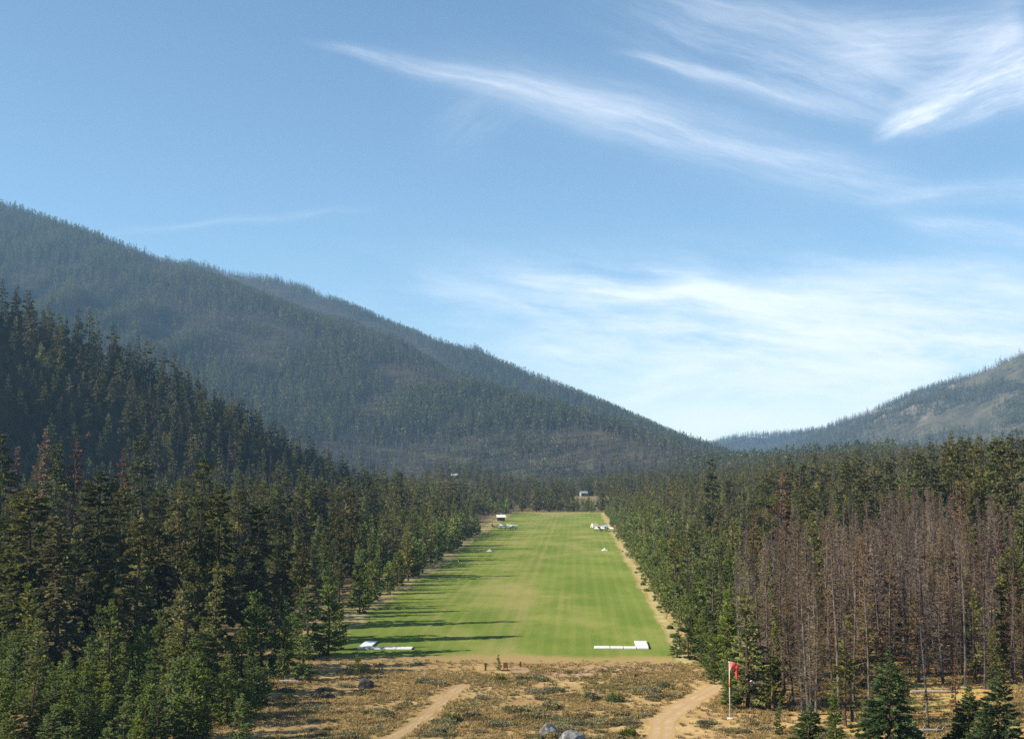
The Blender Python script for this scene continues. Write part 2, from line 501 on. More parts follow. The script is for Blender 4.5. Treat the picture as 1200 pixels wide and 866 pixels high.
PROTO['young_pine'] = [proto('young_pine', conifer(300 + i, 7, rr, base=.03, whorl=.25, nb=8, e_low=.05, e_top=.95, droop=.0, step=.17, size=.28, wid=.078, prof=pf, round_=ro, gaps=.12, flat=.35, per=6, r0=.09),
                       M['young'], M['bark']) for i, (rr, pf, ro) in enumerate([(1.5, .7, .3), (1.25, .8, .15), (1.7, .65, .4), (1.1, .75, .2)])]
PH['spruce_tree'] = 12.0
PROTO['spruce_tree'] = [proto('spruce', conifer(400 + i, 12, rr, base=.03, whorl=.30, nb=10, e_low=-.18, e_top=.6, droop=.10, step=.2, size=.42, wid=.14, prof=.8, gaps=.08, flat=.6, per=7),
                        M['spruce'], M['bark']) for i, rr in enumerate((4.0, 3.5))]
PH['rusty_pine'] = 16.0
PROTO['rusty_pine'] = [proto('rusty_pine', conifer(500 + i, 16, rr, base=b, whorl=.45, nb=6, e_low=-.2, e_top=.7, droop=.08, step=.24, size=.42, wid=.13, prof=.75, round_=.2, gaps=.12, flat=.4, per=6),
                       M['rust'], M['greybark']) for i, (rr, b) in enumerate([(1.7, .2), (1.5, .3), (1.9, .25)])]
PH['dead_pine'] = 18.0
PROTO['dead_pine'] = [proto('dead_pine', snag(600 + i, 18, rr, b, .26, nb, sub=5, twig=.026), M['twig'], M['greybark'])
                      for i, (rr, b, nb) in enumerate([(1.45, .12, 8), (1.2, .22, 7), (1.6, .1, 8), (1.0, .33, 6), (1.35, .18, 6), (.8, .5, 3)])]

# ------------------------------------------------------------------ where the trees stand
TREES = []        # dicts: kind, x, y, H, w, label, group
_taken = []
def add(kind, x, y, H, w=1.0, label=None, group=None, force=False, lean=0.0):
    TREES.append(dict(kind=kind, x=x, y=y, H=H, w=w, label=label, group=group, force=force, lean=lean))
def px_of(x, y, z=0.0):
    yy, zz = y * cp + (z - CAMZ) * sp_, (z - CAMZ) * cp - y * sp_
    return CX + F * x / yy, CY - F * zz / yy
def special(kind, px, top, Y, label, w=1.0):
    x, ztop = at_d(px, top, Y)
    g = hz1(x, Y)
    add(kind, x, Y, ztop - g, w, label, None, True)

# --- left foreground: big firs standing above the young pines
L_FIRS = [(234, 533, 222, 'tallest dark fir in the left foreground, its spire standing above its neighbours', .8),
          (112, 551, 200, 'tall broad dark fir left of the tallest fir, over the young pines', 1.1),
          (139, 572, 186, 'olive fir with layered boughs close right of the broad dark fir', 1.0),
          (42, 568, 184, 'dense dark fir near the left picture edge, olive on its sunny side', 1.2),
          (18, 578, 200, 'dark fir half hidden at the left picture edge', 1.15),
          (190, 574, 206, 'ragged fir with bare lower trunk, in front of the tallest spire', .95),
          (211, 562, 236, 'slim fir close behind the ragged fir in the left stand', .8),
          (257, 566, 204, 'nearly black narrow fir just right of the tallest spire', .85),
          (300, 585, 206, 'pale olive tall fir at the right end of the left foreground stand', .95),
          (72, 604, 172, 'shorter shaggy fir in front of the two dark firs at left', 1.25),
          (160, 600, 176, 'olive fir rising straight out of the young pines at lower left', 1.05),
          (-18, 560, 190, 'fir cut by the left picture edge', 1.1),
          (331, 606, 226, 'dark fir with thin top right of the pale olive fir', .85),
          (352, 622, 246, 'slender dark fir between the pale olive fir and the strip', .8),
          (281, 566, 345, 'blue grey fir seen behind the black narrow fir', .8),
          (66, 520, 318, 'tall fir behind the left stand, against the shaded hillside', .85),
          (170, 508, 345, 'pale fir lit at its tip before the shaded hill', .75),
          (5, 508, 300, 'tall fir behind the left edge firs, below the hillside', .9),
          (396, 585, 330, 'dark pointed fir left of the strip, rising over the edge pines', .9),
          (376, 572, 345, 'narrow fir behind the pointed fir left of the strip', .7)]
for px, top, Y, lab, w in L_FIRS: special('fir_tree', px, top, Y, lab, w * 1.12)
L_PINES = [(253, 655, 172, 'mid green pine with bare red trunk at the edge of the clearing', .95),
           (308, 690, 176, 'green pine with drooping boughs left of the small dark boulders', 1.1),
           (330, 720, 178, 'short bushy pine on the left edge of the dry clearing', 1.2),
           (361, 688, 190, 'conical green pine on the left, nearest the threshold marker', 1.25),
           (385, 676, 194, 'soft grey green pine beside the conical pine by the left marker', 1.1),
           (400, 700, 200, 'dark little pine at the near left corner of the strip', 1.0),
           (354, 738, 171, 'low pine in front of the conical pine by the clearing', 1.2)]
for i, (px, top, Y, lab, w) in enumerate(L_PINES): special('pine_tree' if i == 0 else 'young_pine', px, top, Y, lab, w if i == 0 else w * 1.2)
special('young_pine', 420, 766, gp(424, 791)[1], 'small lone pine below the left white threshold marker', .8)
special('young_pine', 585, 766, gp(585, 785)[1], 'little pine beside the brown sign before the strip', .9)
special('pine_tree', 398, 655, 262, 'yellowing pine among dark trees left of the strip', .9)
L_YOUNG = [(20, 752), (48, 742), (75, 770), (104, 748), (120, 738), (146, 752), (172, 764), (205, 768), (222, 762), (240, 790), (190, 800), (150, 815), (90, 800), (30, 800), (60, 825),
           (5, 780), (112, 812), (215, 815), (170, 835), (8, 835), (295, 795), (268, 775), (283, 812), (130, 845), (85, 850), (45, 860)]
for i, (px, top) in enumerate(L_YOUNG):
    Hh = random.uniform(6.0, 9.5) if top < 790 else random.uniform(3.5, 6)
    # distance at which a tree of this height reaches that pixel row
    x, Y = gp(px, top, Hh)
    add('young_pine', x, Y, Hh, random.uniform(.9, 1.3), None, 'young pines in the lower left corner', True)

# --- right: tall specials
R_FIRS = [(836, 537, 400, 'tall lone fir rising above the right side forest, nearest the far ridge end', .8),
          (1117, 503, 330, 'tallest thin dark fir on the right skyline', .62),
          (1142, 518, 300, 'tall green fir right of the thin skyline fir', .95),
          (1168, 511, 290, 'dense green fir on the right skyline between two neighbours', 1.0),
          (1191, 521, 270, 'broad fir at the right picture edge on the skyline', 1.0),
          (1076, 527, 330, 'olive fir on the skyline left of the thin dark fir', .9),
          (1040, 540, 330, 'shorter skyline fir over the middle of the burnt stand', .9),
          (924, 536, 430, 'pointed dark fir behind the rust brown fir', .8),
          (990, 541, 380, 'rounded olive fir on the right side skyline', 1.0),
          (958, 545, 400, 'narrow skyline fir between the pointed and the rounded fir', .8)]
for px, top, Y, lab, w in R_FIRS: special('fir_tree', px, top, Y, lab, w)
R_RUST = [(912, 548, 310, 'big rust brown dead fir on the right, above the edge pines', 1.5),
          (1121, 636, 196, 'bright brick red pine in the middle of the burnt stand', 1.1),
          (1151, 628, 210, 'dull red pine just right of the brick red pine', 1.0),
          (1120, 560, 270, 'orange brown pine under the thin skyline fir', 1.0),
          (1165, 592, 235, 'reddish pine at the right, below the dense skyline fir', 1.1),
          (1095, 640, 230, 'faded pink brown pine left of the brick red pine', .8),
          (1118, 770, 136, 'small red needled snag right of the foreground spruce', .55),
          (884, 600, 280, 'faint red pine in the right forest below the lone fir', .9),
          (1012, 620, 250, 'brown needled pine over the left part of the burnt stand', .8),
          (60, 500, 330, 'pinkish brown pine under the shaded hillside', 1.0),
          (85, 512, 320, 'tan pine beside the pinkish brown one below the hillside', 1.0),
          (20, 522, 310, 'brown pine low at the left, behind the dark firs', 1.0),
          (140, 525, 330, 'pale brown pine right of the tan pine below the hillside', 1.0),
          (460, 606, 330, 'plum brown pine left of the strip', 1.0),
          (473, 612, 325, 'rust red pine right beside the plum brown pine', .8)]
for px, top, Y, lab, w in R_RUST: special('rusty_pine', px, top, Y, lab, w)
R_PINES = [(955, 612, 205, 'golden green pine with a full crown at the left of the burnt stand', 1.2),
           (875, 688, 152, 'tall open pine standing right behind the windsock', 1.2),
           (848, 700, 172, 'rounded green pine left of the windsock', 1.3),
           (902, 672, 168, 'dark shaggy pine right of the windsock pine', 1.0),
           (948, 728, 156, 'slim green pine among grey snags right of the windsock', .9),
           (1140, 690, 170, 'light green slim pine below the dull red pine', .9),
           (1185, 640, 180, 'yellow green pine at the right picture edge', 1.2),
           (1068, 690, 178, 'thin yellowish pine between grey snags', .7),
           (807, 715, 190, 'dark green pine at the near right corner of the strip', 1.3),
           (793, 738, 192, 'low spreading pine beside the right white threshold marker', 1.2)]
for px, top, Y, lab, w in R_PINES: special('young_pine' if 790 < px < 850 else 'pine_tree', px, top, Y, lab, w)
R_SPR = [(1036, 757, 121, 'dark green broad spruce in the right foreground', 1.05),
         (1163, 778, 119, 'light green bushy spruce at lower right', 1.0),
         (1130, 800, 122, 'small spruce left of the bushy one at lower right', .9),
         (945, 822, 124, 'short dark spruce cut by the bottom edge', 1.1)]
for px, top, Y, lab, w in R_SPR: special('spruce_tree', px, top, Y, lab, w)
special('young_pine', 980, 798, 131, 'sparse young pine left of the foreground spruce', .8)
special('young_pine', 912, 812, 137, 'small sapling right of the windsock', .7)

# --- keep some ground clear
CLEAR = [(gp(424, 709), 2.5), (gp(855, 842), 3.0)]
def segd(p, a, b):
    a, b, p = np.array(a), np.array(b), np.array(p)
    t = np.clip((p - a) @ (b - a) / ((b - a) @ (b - a)), 0, 1)
    return float(np.linalg.norm(p - a - t * (b - a)))
class Grid:
    def __init__(s, c): s.c, s.d = c, {}
    def ok(s, x, y, r):
        i, j = int(x // s.c), int(y // s.c); n = int(r // s.c) + 1
        for a in range(i - n, i + n + 1):
            for b in range(j - n, j + n + 1):
                for (u, v, q) in s.d.get((a, b), ()):
                    if (u - x) ** 2 + (v - y) ** 2 < ((r + q) / 2) ** 2: return False
        return True
    def put(s, x, y, r): s.d.setdefault((int(x // s.c), int(y // s.c)), []).append((x, y, r))
GR = Grid(6.0)
for t in TREES: GR.put(t['x'], t['y'], 2.6 if t['kind'] != 'young_pine' else 1.8)

def scatter(n, gen, pick):
    for _ in range(n):
        x, y = gen()
        px, py = px_of(x, y)
        if not (-130 < px < 1460) or (px < -12 and y < 235): continue
        for (c, r) in CLEAR:
            if math.hypot(x - c[0], y - c[1]) < r: break
        else:
            k = pick(x, y, px, py)
            if k is None: continue
            kind, H, w, r, group = k
            if not GR.ok(x, y, r): continue
            GR.put(x, y, r)
            add(kind, x, y, H, w, None, group)

U = random.uniform
def view_pt(px0, px1, d0, d1, p=1.0):
    Y = (d0 ** (1 - 0.0) + (d1 - d0) * random.random() ** p)
    return (U(px0, px1) - CX) / F * Y, Y

# clearing in front: no trees where the dry meadow lies
def meadow(px, py):
    if py < 772: return False
    left = 470 - (py - 772) * 2.0 if py < 815 else 330 - (py - 815) * 1.6
    right = 790 + (py - 772) * .9
    return left < px < min(right, 900)

# left edge band along the strip
def pick_left(x, y, px, py):
    a, c = rw(x, y)
    if a < -2 and meadow(px, py): return None
    if c > -1.5: return None
    if 236 < px < 412 and y < 224 and random.random() < .9: return None
    if px <= 236 and y < 262 and random.random() < .85: return None
    if px < 420 and 250 < y < 335 and random.random() < .5: return None
    q = -c
    if a > 385 and q < 20 and a < 560: return None           # parking bay
    v = fbm(np.array([x / 22]), np.array([y / 22]))[0]
    if q < 14:
        if v < .47: return None
        if random.random() < .78: return ('young_pine', U(3, 11.5), U(.95, 1.25), 2.4, 'young pines along the left edge of the strip')
        return ('pine_tree', U(7, 13.5), U(.9, 1.2), 3.0, 'pines along the left edge of the strip')
    u = random.random()
    if q < 30: u *= .45
    if y < 240 and .80 < u < .93: u = .5
    if u < .40: return ('pine_tree', U(9, 15) if q < 30 else U(12, 22), U(.9, 1.15), 3.2, 'pines in the forest left of the strip')
    if y < 270 and px < 420: return ('fir_tree', U(10, 19), U(.9, 1.2), 6.4, 'firs in the forest left of the strip') if u < .62 else ('young_pine', U(4, 8), 1.1, 3.0, 'young pines in the forest left of the strip')
    if u < .80: return ('fir_tree', U(14, 27), U(.75, 1.1), 4.4, 'firs in the forest left of the strip')
    if u < .93: return ('dead_pine', U(14, 21), U(.9, 1.2), 2.6, 'grey dead pines in the forest left of the strip')
    if u < .96: return ('rusty_pine', U(13, 18), 1.0, 3.0, 'rust brown pines in the forest left of the strip')
    return ('young_pine', U(4, 8), 1.1, 2.2, 'young pines in the forest left of the strip')
def gen_left():
    a = -60 + 700 * random.random() ** 1.4
    c = -1.5 - 170 * random.random() ** 1.25
    return rwp(a, c)
scatter(5200, gen_left, pick_left)

# lower left: young pines thickening the corner
def pick_ll(x, y, px, py):
    if meadow(px, py) or px > 335: return None
    if px > 245 and random.random() < .62: return None
    return ('young_pine', U(2.6, 7.0), U(.9, 1.3), 1.9, 'young pines in the lower left corner')
scatter(520, lambda: view_pt(-60, 340, 128, 185), pick_ll)

# right of the strip
def pick_right(x, y, px, py):
    a, c = rw(x, y)
    q = c - RWID
    if q < 2.3 + 1.5 * math.sin(a * .21) * math.sin(a * .083): return None
    if meadow(px, py): return None
    if y < 150 and px < 935: return None
    dead = max(float(sstep(24, 60, q) * sstep(330, 210, y) * sstep(835, 900, px)), float(sstep(825, 930, px + (y - 165) * .25) * sstep(360, 270, y)) * (.80 + .5 * float(vnoise(np.array([x / 11.]), np.array([y / 11.]))[0])))
    openv = fbm(np.array([x / 16 + 5]), np.array([y / 16]))[0]
    u = random.random()
    if q < 26 and (px < 868 or y > 215):
        if u < .72 or q < 7: return ('young_pine', U(3.5, 6.5) if q < 7 else U(5, 11), U(.85, 1.1), 2.1, 'young pines along the right edge of the strip')
        if u < .93: return ('pine_tree', U(9, 15), U(.9, 1.2), 2.6, 'pines along the right edge of the strip')
        return ('dead_pine', U(9, 14), 1.0, 2.0, 'grey dead pines near the right edge of the strip')
    if y < 235 and px > 850 and random.random() > dead: return ('pine_tree', U(6, 14), U(.8, 1.05), 2.6, 'surviving green pines in the burnt stand') if random.random() < .22 and openv > .45 else None
    if random.random() < dead:
        if openv < (.55 if y < 178 else .45): return None
        u = random.random()
        if px > 1000 and random.random() < .10: return ('rusty_pine', U(9, 17), U(.8, 1.05), 2.4, 'rust red pines in the burnt stand')
        if u < .86: return ('dead_pine', U(11, 21), U(1.0, 1.4), 2.1, 'grey dead pines in the burnt stand')
        if u < .95: return ('pine_tree', U(6, 15), U(.75, 1.0), 2.6, 'surviving green pines in the burnt stand')
        return ('rusty_pine', U(11, 16), U(.8, 1.0), 2.4, 'rust red pines in the burnt stand')
    if u < .48: return ('pine_tree', U(10, 18), U(.9, 1.15), 2.8, 'pines in the forest right of the strip')
    if u < .70 and y < 245: return ('pine_tree', U(7, 13), U(.8, 1.0), 3.0, 'surviving green pines in the burnt stand')
    if u < .70: return ('fir_tree', U(14, 27 if px > 890 else 22), U(.75, 1.0), 3.6, 'firs in the forest right of the strip')
    if u < .93: return ('dead_pine', U(13, 19), U(.9, 1.2), 2.2, 'grey dead pines in the forest right of the strip')
    if u < .955: return ('rusty_pine', U(12, 17), 1.0, 2.8, 'rust brown pines in the forest right of the strip')
    return ('young_pine', U(4, 8), 1.1, 2.2, 'young pines in the forest right of the strip')
scatter(4000, lambda: view_pt(840, 1450, 138, 300, 1.0), pick_right)
scatter(5200, lambda: rwp(-20 + 640 * random.random() ** 1.3, RWID + 3 + 60 * random.random()), pick_right)
scatter(7700, lambda: view_pt(690, 1450, 230, 800, 1.1), pick_right)

# split: the largest in the picture become things of their own, the rest one wood
LIMIT = dict(fir_tree=230, pine_tree=280, dead_pine=285, young_pine=290, rusty_pine=70, spruce_tree=10)
bykind = {}
for t in TREES: bykind.setdefault(t['kind'], []).append(t)
INDIV, REST = [], []
for k, L in bykind.items():
    def score(t):
        px, py = px_of(t['x'], t['y'], t['H'])
        inside = -15 < px < 1215 and py < 880
        return (t['force'] and inside, inside, t['H'] / t['y'])
    L.sort(key=score, reverse=True)
    inside = [t for t in L if score(t)[1]]
    keep = set(id(t) for t in inside[:LIMIT[k]])
    INDIV += [t for t in L if id(t) in keep]; REST += [t for t in L if id(t) not in keep]

STAND = {  # group -> (label for members nothing tells apart)
 'young pines in the lower left corner': 'bushy young pine crowding the lower left corner below the big dark firs',
 'young pines along the left edge of the strip': 'short young pine along the left edge of the green strip',
 'pines along the left edge of the strip': 'mid sized pine casting its shadow from the left edge of the strip',
 'pines in the forest left of the strip': 'green pine in the dense forest left of the strip, behind the edge trees',
 'firs in the forest left of the strip': 'dark fir in the dense forest left of the strip, behind the edge trees',
 'grey dead pines in the forest left of the strip': 'grey dead pine among dark trees left of the strip',
 'rust brown pines in the forest left of the strip': 'rust brown pine among dark trees left of the strip',
 'young pines in the forest left of the strip': 'young pine low in the forest left of the strip',
 'young pines along the right edge of the strip': 'bright young pine in the thicket along the right edge of the strip',
 'pines along the right edge of the strip': 'taller pine in the thicket along the right edge of the strip',
 'grey dead pines near the right edge of the strip': 'grey dead pine in the thicket along the right edge of the strip',
 'grey dead pines in the burnt stand': 'bare grey dead pine in the burnt stand right of the windsock',
 'surviving green pines in the burnt stand': 'green pine surviving among grey snags right of the windsock',
 'rust red pines in the burnt stand': 'rust red pine among grey snags right of the windsock',
 'pines in the forest right of the strip': 'green pine in the forest behind the burnt stand, right of the strip',
 'firs in the forest right of the strip': 'dark fir in the forest behind the burnt stand, right of the strip',
 'grey dead pines in the forest right of the strip': 'grey dead pine in the forest behind the burnt stand, right of the strip',
 'rust brown pines in the forest right of the strip': 'rust brown pine in the forest behind the burnt stand',
 'young pines in the forest right of the strip': 'young pine low in the forest behind the burnt stand, right of the strip'}
xs = np.array([t['x'] for t in TREES]); ys = np.array([t['y'] for t in TREES])
for t, z in zip(TREES, height(xs, ys)): t['z'] = float(z)
for t in INDIV:
    k = t['kind']; s = t['H'] / PH[k]
    cm, tm = random.choice(PROTO[k])
    e = empty(k, (t['x'], t['y'], t['z'] - .05), U(0, 6.28), (s * t['w'] * (.6 + .4 / max(s, .5)) if k != 'fir_tree' else s * t['w'], ) * 2 + (s,))
    e.rotation_euler = (random.gauss(0, .015), random.gauss(0, .015), e.rotation_euler.z)
    tag(e, t['label'] or STAND[t['group']], 'tree', t['group'])
    for nm, me in (('trunk', tm), ('crown', cm)):
        o = bpy.data.objects.new(nm, me); COL.objects.link(o); o.parent = e

# ------------------------------------------------------------------ instanced woods (stuff)
def hidden_collection(name, meshes):
    c = bpy.data.collections.new(name)
    for i, me in enumerate(meshes):
        c.objects.link(bpy.data.objects.new('%s_%02d' % (name, i), me))
    return c
def instancer(name, pts, rot, scl, idx, coll, label, cat):
    me = bpy.data.meshes.new(name)
    pts = np.asarray(pts, np.float32)
    me.vertices.add(len(pts)); me.vertices.foreach_set('co', pts.ravel())
    for nm, ty, arr in (('turn', 'FLOAT_VECTOR', rot), ('size', 'FLOAT_VECTOR', scl)):
        a = me.attributes.new(nm, ty, 'POINT'); a.data.foreach_set('vector', np.asarray(arr, np.float32).ravel())
    a = me.attributes.new('which', 'INT', 'POINT'); a.data.foreach_set('value', np.asarray(idx, np.int32))
    o = bpy.data.objects.new(name, me); COL.objects.link(o)
    ng = bpy.data.node_groups.new(name, 'GeometryNodeTree')
    ng.interface.new_socket('Geometry', in_out='INPUT', socket_type='NodeSocketGeometry')
    ng.interface.new_socket('Geometry', in_out='OUTPUT', socket_type='NodeSocketGeometry')
    gi, go = ng.nodes.new('NodeGroupInput'), ng.nodes.new('NodeGroupOutput')
    ci = ng.nodes.new('GeometryNodeCollectionInfo'); ci.inputs[0].default_value = coll
    ci.inputs['Separate Children'].default_value = True; ci.inputs['Reset Children'].default_value = True
    ip = ng.nodes.new('GeometryNodeInstanceOnPoints'); ip.inputs['Pick Instance'].default_value = True
    ng.links.new(gi.outputs[0], ip.inputs['Points']); ng.links.new(ci.outputs[0], ip.inputs['Instance'])
    for nm, ty, sock in (('which', 'INT', 'Instance Index'), ('turn', 'FLOAT_VECTOR', 'Rotation'), ('size', 'FLOAT_VECTOR', 'Scale')):
        na = ng.nodes.new('GeometryNodeInputNamedAttribute'); na.data_type = ty; na.inputs['Name'].default_value = nm
        ng.links.new([s for s in na.outputs if s.enabled][0], ip.inputs[sock])
    ng.links.new(ip.outputs[0], go.inputs[0])
    md = o.modifiers.new('scatter', 'NODES'); md.node_group = ng
    tag(o, label, cat, None, 'stuff')
    return o

# mid-distance woods: same kinds, somewhat coarser needles
MID = []
def mid(n, f): MID.extend([f(i) for i in range(n)])
mid(4, lambda i: joined('wood_fir', conifer(700 + i, 24, (3.7, 4.2, 3.2, 3.9)[i], base=.08, whorl=.75, nb=7, droop=.15, step=.55, size=1.0, wid=.36, prof=.7, gaps=.18, per=4, tseg=5, tn=5), M['fir'], M['bark']))
mid(4, lambda i: joined('wood_pine', conifer(720 + i, 16, (2.0, 2.3, 1.8, 2.1)[i], base=.15, whorl=.6, nb=6, e_low=-.1, e_top=.8, droop=.02, step=.42, size=.72, wid=.26, prof=.7, round_=.3, gaps=.15, flat=.35, per=3, tseg=5, tn=5), M['pine'], M['bark']))
mid(3, lambda i: joined('wood_dead_pine', snag(740 + i, 18, (1.3, 1.6, 1.0)[i], .15, .5, 5, sub=4, tn=5, twig=.04), M['twig'], M['greybark']))
mid(2, lambda i: joined('wood_rusty_pine', conifer(760 + i, 16, 1.8, base=.2, whorl=.6, nb=5, step=.45, size=.9, wid=.36, prof=.7, round_=.3, gaps=.3, flat=.4, tseg=5, tn=5), M['rust'], M['greybark']))
mid(2, lambda i: joined('wood_young_pine', conifer(780 + i, 7, 1.5, base=.03, whorl=.4, nb=6, e_low=.05, e_top=.95, droop=0, step=.3, size=.6, wid=.26, prof=.7, round_=.3, flat=.4, tseg=4, tn=5), M['young'], M['bark']))
MIDIX = dict(fir_tree=(0, 4, 24), spruce_tree=(0, 4, 24), pine_tree=(4, 8, 16), dead_pine=(8, 11, 18), rusty_pine=(11, 13, 16), young_pine=(13, 15, 7))
midc = hidden_collection('wood_tree', MID)
def wood(name, L, label):
    pts, rot, scl, idx = [], [], [], []
    for t in L:
        a, b, h0 = MIDIX[t['kind']]
        s = t['H'] / h0
        pts.append((t['x'], t['y'], t['z'] - .1)); rot.append((0, 0, U(0, 6.28))); scl.append((s * t['w'], s * t['w'], s)); idx.append(random.randrange(a, b))
    return instancer(name, pts, rot, scl, idx, midc, label, 'forest')
wood('valley_forest', REST, 'dense mixed conifer forest on both sides of the strip, behind the nearer trees')
print('individual trees', len(INDIV), {k: len([t for t in INDIV if t['kind'] == k]) for k in bykind}, 'rest', len(REST))

# far end of the valley floor and the shaded hill
def region_pts(n, azr, y0, y1, p=1.0):
    az = rng.uniform(*azr, n); y = (y0 ** 2 + (y1 ** 2 - y0 ** 2) * rng.random(n) ** p) ** .5
    return az * y, y            # az as tan
# horizon culling on a polar grid
TA = np.linspace(-.62, .62, 420); DY = np.concatenate([np.arange(250, 1500, 12.), np.arange(1500, 6800, 25.)])
GX, GY = TA[:, None] * DY[None], np.repeat(DY[None], len(TA), 0)
GE = (height(GX, GY) - CAMZ) / GY
RUNMAX = np.maximum.accumulate(GE, 1)
def visible(x, y, z, h, slack=.004):
    i = np.clip(np.searchsorted(TA, x / y), 0, len(TA) - 1); j = np.clip(np.searchsorted(DY, y) - 2, 0, len(DY) - 1)
    return (z + h - CAMZ) / y > RUNMAX[i, j] - slack

x, y = region_pts(26000, (-.52, .12), 300, 1000)
a, c = rw(x, y); z = height(x, y)
ok = (cones(x, y, HB, .64) > -16) & visible(x, y, z, 26) & ~((c > -4) & (a < RLEN + 6)) 
x, y, z = x[ok], y[ok], z[ok]
HL = []
gr2 = Grid(6.0)
for X, Y, Z in zip(x, y, z):
    r = U(5.2, 8.2)
    if not gr2.ok(X, Y, r) or not GR.ok(X, Y, 3.4): continue
    gr2.put(X, Y, r)
    n_ = vnoise(np.array([X / 45.]), np.array([Y / 45.]))[0]; u = random.random()
    k = 'fir_tree' if u < .70 else 'pine_tree' if u < .86 else 'dead_pine' if u < .95 else 'rusty_pine'
    HL.append(dict(kind=k, x=X, y=Y, z=Z, H=U(18, 30) if k == 'fir_tree' else U(14, 22), w=U(.85, 1.15)))
wood('hillside_forest', HL, 'dark fir forest covering the shaded hillside at left')

x, y = region_pts(26000, (-.50, .62), 780, 1750)
a, c = rw(x, y); z = height(x, y)
ok = visible(x, y, z, 18, .006) & ((a > RLEN + 5) | (c < -8) | (c > RWID + 8)) & (cones(x, y, HB, .64) < -16)
# knolls with the cabins stay open towards the strip
k1 = np.hypot((x - KNX) / 16, (y - 1000) / 26) > 1
pxs = CX + F * x / y
k2 = np.ones(len(x), bool)
ok &= k1 & k2
VL = []
gr3 = Grid(6.0)
for X, Y, Z in zip(x[ok], y[ok], z[ok]):
    r = U(4.5, 7.5) if Y < 1200 else U(6, 9)
    if not gr3.ok(X, Y, r) or not GR.ok(X, Y, 3.4): continue
    gr3.put(X, Y, r); u = random.random()
    k = 'fir_tree' if u < .38 else 'pine_tree' if u < .72 else 'dead_pine' if u < .96 else 'rusty_pine'
    ph, lim = CX + F * X / Y, 99.0
    for cx, w_, yb, pb in ((682, 11 + 5 * vnoise(np.array([Y / 9.]), np.array([3.]))[0], 1014, 583), (532, 6, 1128, 563)):
        if abs(ph - cx) < w_ and Y < yb: lim = min(lim, CAMZ - (pb + U(-3, 2) - HZ) / F * Y - Z)
    if lim < 2: continue
    if lim < 14:
        VL.append(dict(kind='young_pine', x=X, y=Y, z=Z, H=min(lim, U(4, 9)), w=1.0)); continue
    VL.append(dict(kind=k, x=X, y=Y, z=Z, H=U(12, 22) if k == 'fir_tree' else U(10, 16), w=U(.85, 1.15)))
wood('far_valley_forest', VL, 'far conifer forest closing the valley beyond the end of the strip')

# mountain forests
M['fir_far'] = foliage_mat('mountain_fir_needles', (.040, .058, .022), (.120, .145, .045), (.150, .135, .045), .30, .6, 1.1)
M['dead_far'] = foliage_mat('mountain_dead_twigs', (.105, .084, .080), (.20, .163, .155), (.20, .14, .10), .05, .6, .8)
FARP = [joined('mountain_tree', conifer(800 + i, 22, rr, base=.08, whorl=1.5, nb=6, droop=.15, step=1.3, size=2.2, wid=1.0, prof=.75, gaps=.15, per=1, tseg=3, tn=4), M['fir_far'], M['bark']) for i, rr in enumerate((3.3, 3.9, 2.9, 3.5))]
FARP += [joined('mountain_tree', snag(820 + i, 18, 1.3, .1, 1.1, 4, sub=2, tn=4, twig=.10), M['dead_far'], M['greybark']) for i in range(3)]
farc = hidden_collection('mountain_tree', FARP)
def mountain(name, n, azr, y0, y1, test, label, dens):
    x, y = region_pts(n, azr, y0, y1)
    z = height(x, y)
    ok = test(x, y, z) & visible(x, y, z, 22, .002)
    x, y, z = x[ok], y[ok], z[ok]
    n1 = fbm(x / 260 + 40, y / 260, 4); n2 = fbm(x / 70, y / 70 + 3, 3)
    live = np.clip((n1 - .48) * 8 + .5 + (n2 - .5) * 1.4, .10, .97)
    keep = rng.random(len(x)) < dens(n1, n2, x, y, z)
    x, y, z, live = x[keep], y[keep], z[keep], live[keep]
    green = rng.random(len(x)) < live
    idx = np.where(green, rng.integers(0, 4, len(x)), rng.integers(4, 7, len(x)))
    H = np.where(green, rng.uniform(.55, 1.3, len(x)), rng.uniform(.65, 1.2, len(x)))
    wd = H * rng.uniform(.85, 1.25, len(x))
    rot = np.stack([0 * x, 0 * x, rng.uniform(0, 6.28, len(x))], 1)
    instancer(name, np.stack([x, y, z - .2], 1), rot, np.stack([wd, wd, H], 1), idx, farc, label, 'forest')
    print(name, len(x))
mountain('mountain_forest', 230000, (-.50, .30), 1300, 4100, lambda x, y, z: (z > 14) & (cones(x, y, R3, .42) < 30) & (cones(x, y, HB, .64) < -16),
         'mixed green and grey conifer forest on the long mountain slope at left', lambda a, b, x, y, z: np.where(y < 2400, 1.0, np.clip(.85 + (b - .5) * 1.2, .3, 1)))
mountain('far_mountain_forest', 90000, (.12, .56), 2600, 6400, lambda x, y, z: cones(x, y, R3, .42) > 10,
         'thin dark forest on the hazy far mountain at right', lambda a, b, x, y, z: np.clip((a - .42) * 3 + .55 + (b - .5) * 1.5, .12, .95))

# ------------------------------------------------------------------ terrain mesh
azs = np.concatenate([np.arange(-180, -34, 4.0), np.arange(-34, 34, .22), np.arange(34, 180, 4.0)])
rad = np.concatenate([[1.0], np.geomspace(30, 118, 8), np.arange(122, 260, 3.0), np.geomspace(262, 7000, 240)])
AA, RR_ = np.meshgrid(np.radians(azs), rad, indexing='ij')
tx, ty = RR_ * np.sin(AA), RR_ * np.cos(AA)
tz = height(tx, ty)
nA, nR = tx.shape
i, j = np.meshgrid(np.arange(nA), np.arange(nR - 1), indexing='ij')
ii = (i + 1) % nA
tf = np.stack([i * nR + j, i * nR + j + 1, ii * nR + j + 1, ii * nR + j], 2).reshape(-1, 4)
tv = np.stack([tx, ty, tz], 2).reshape(-1, 3)

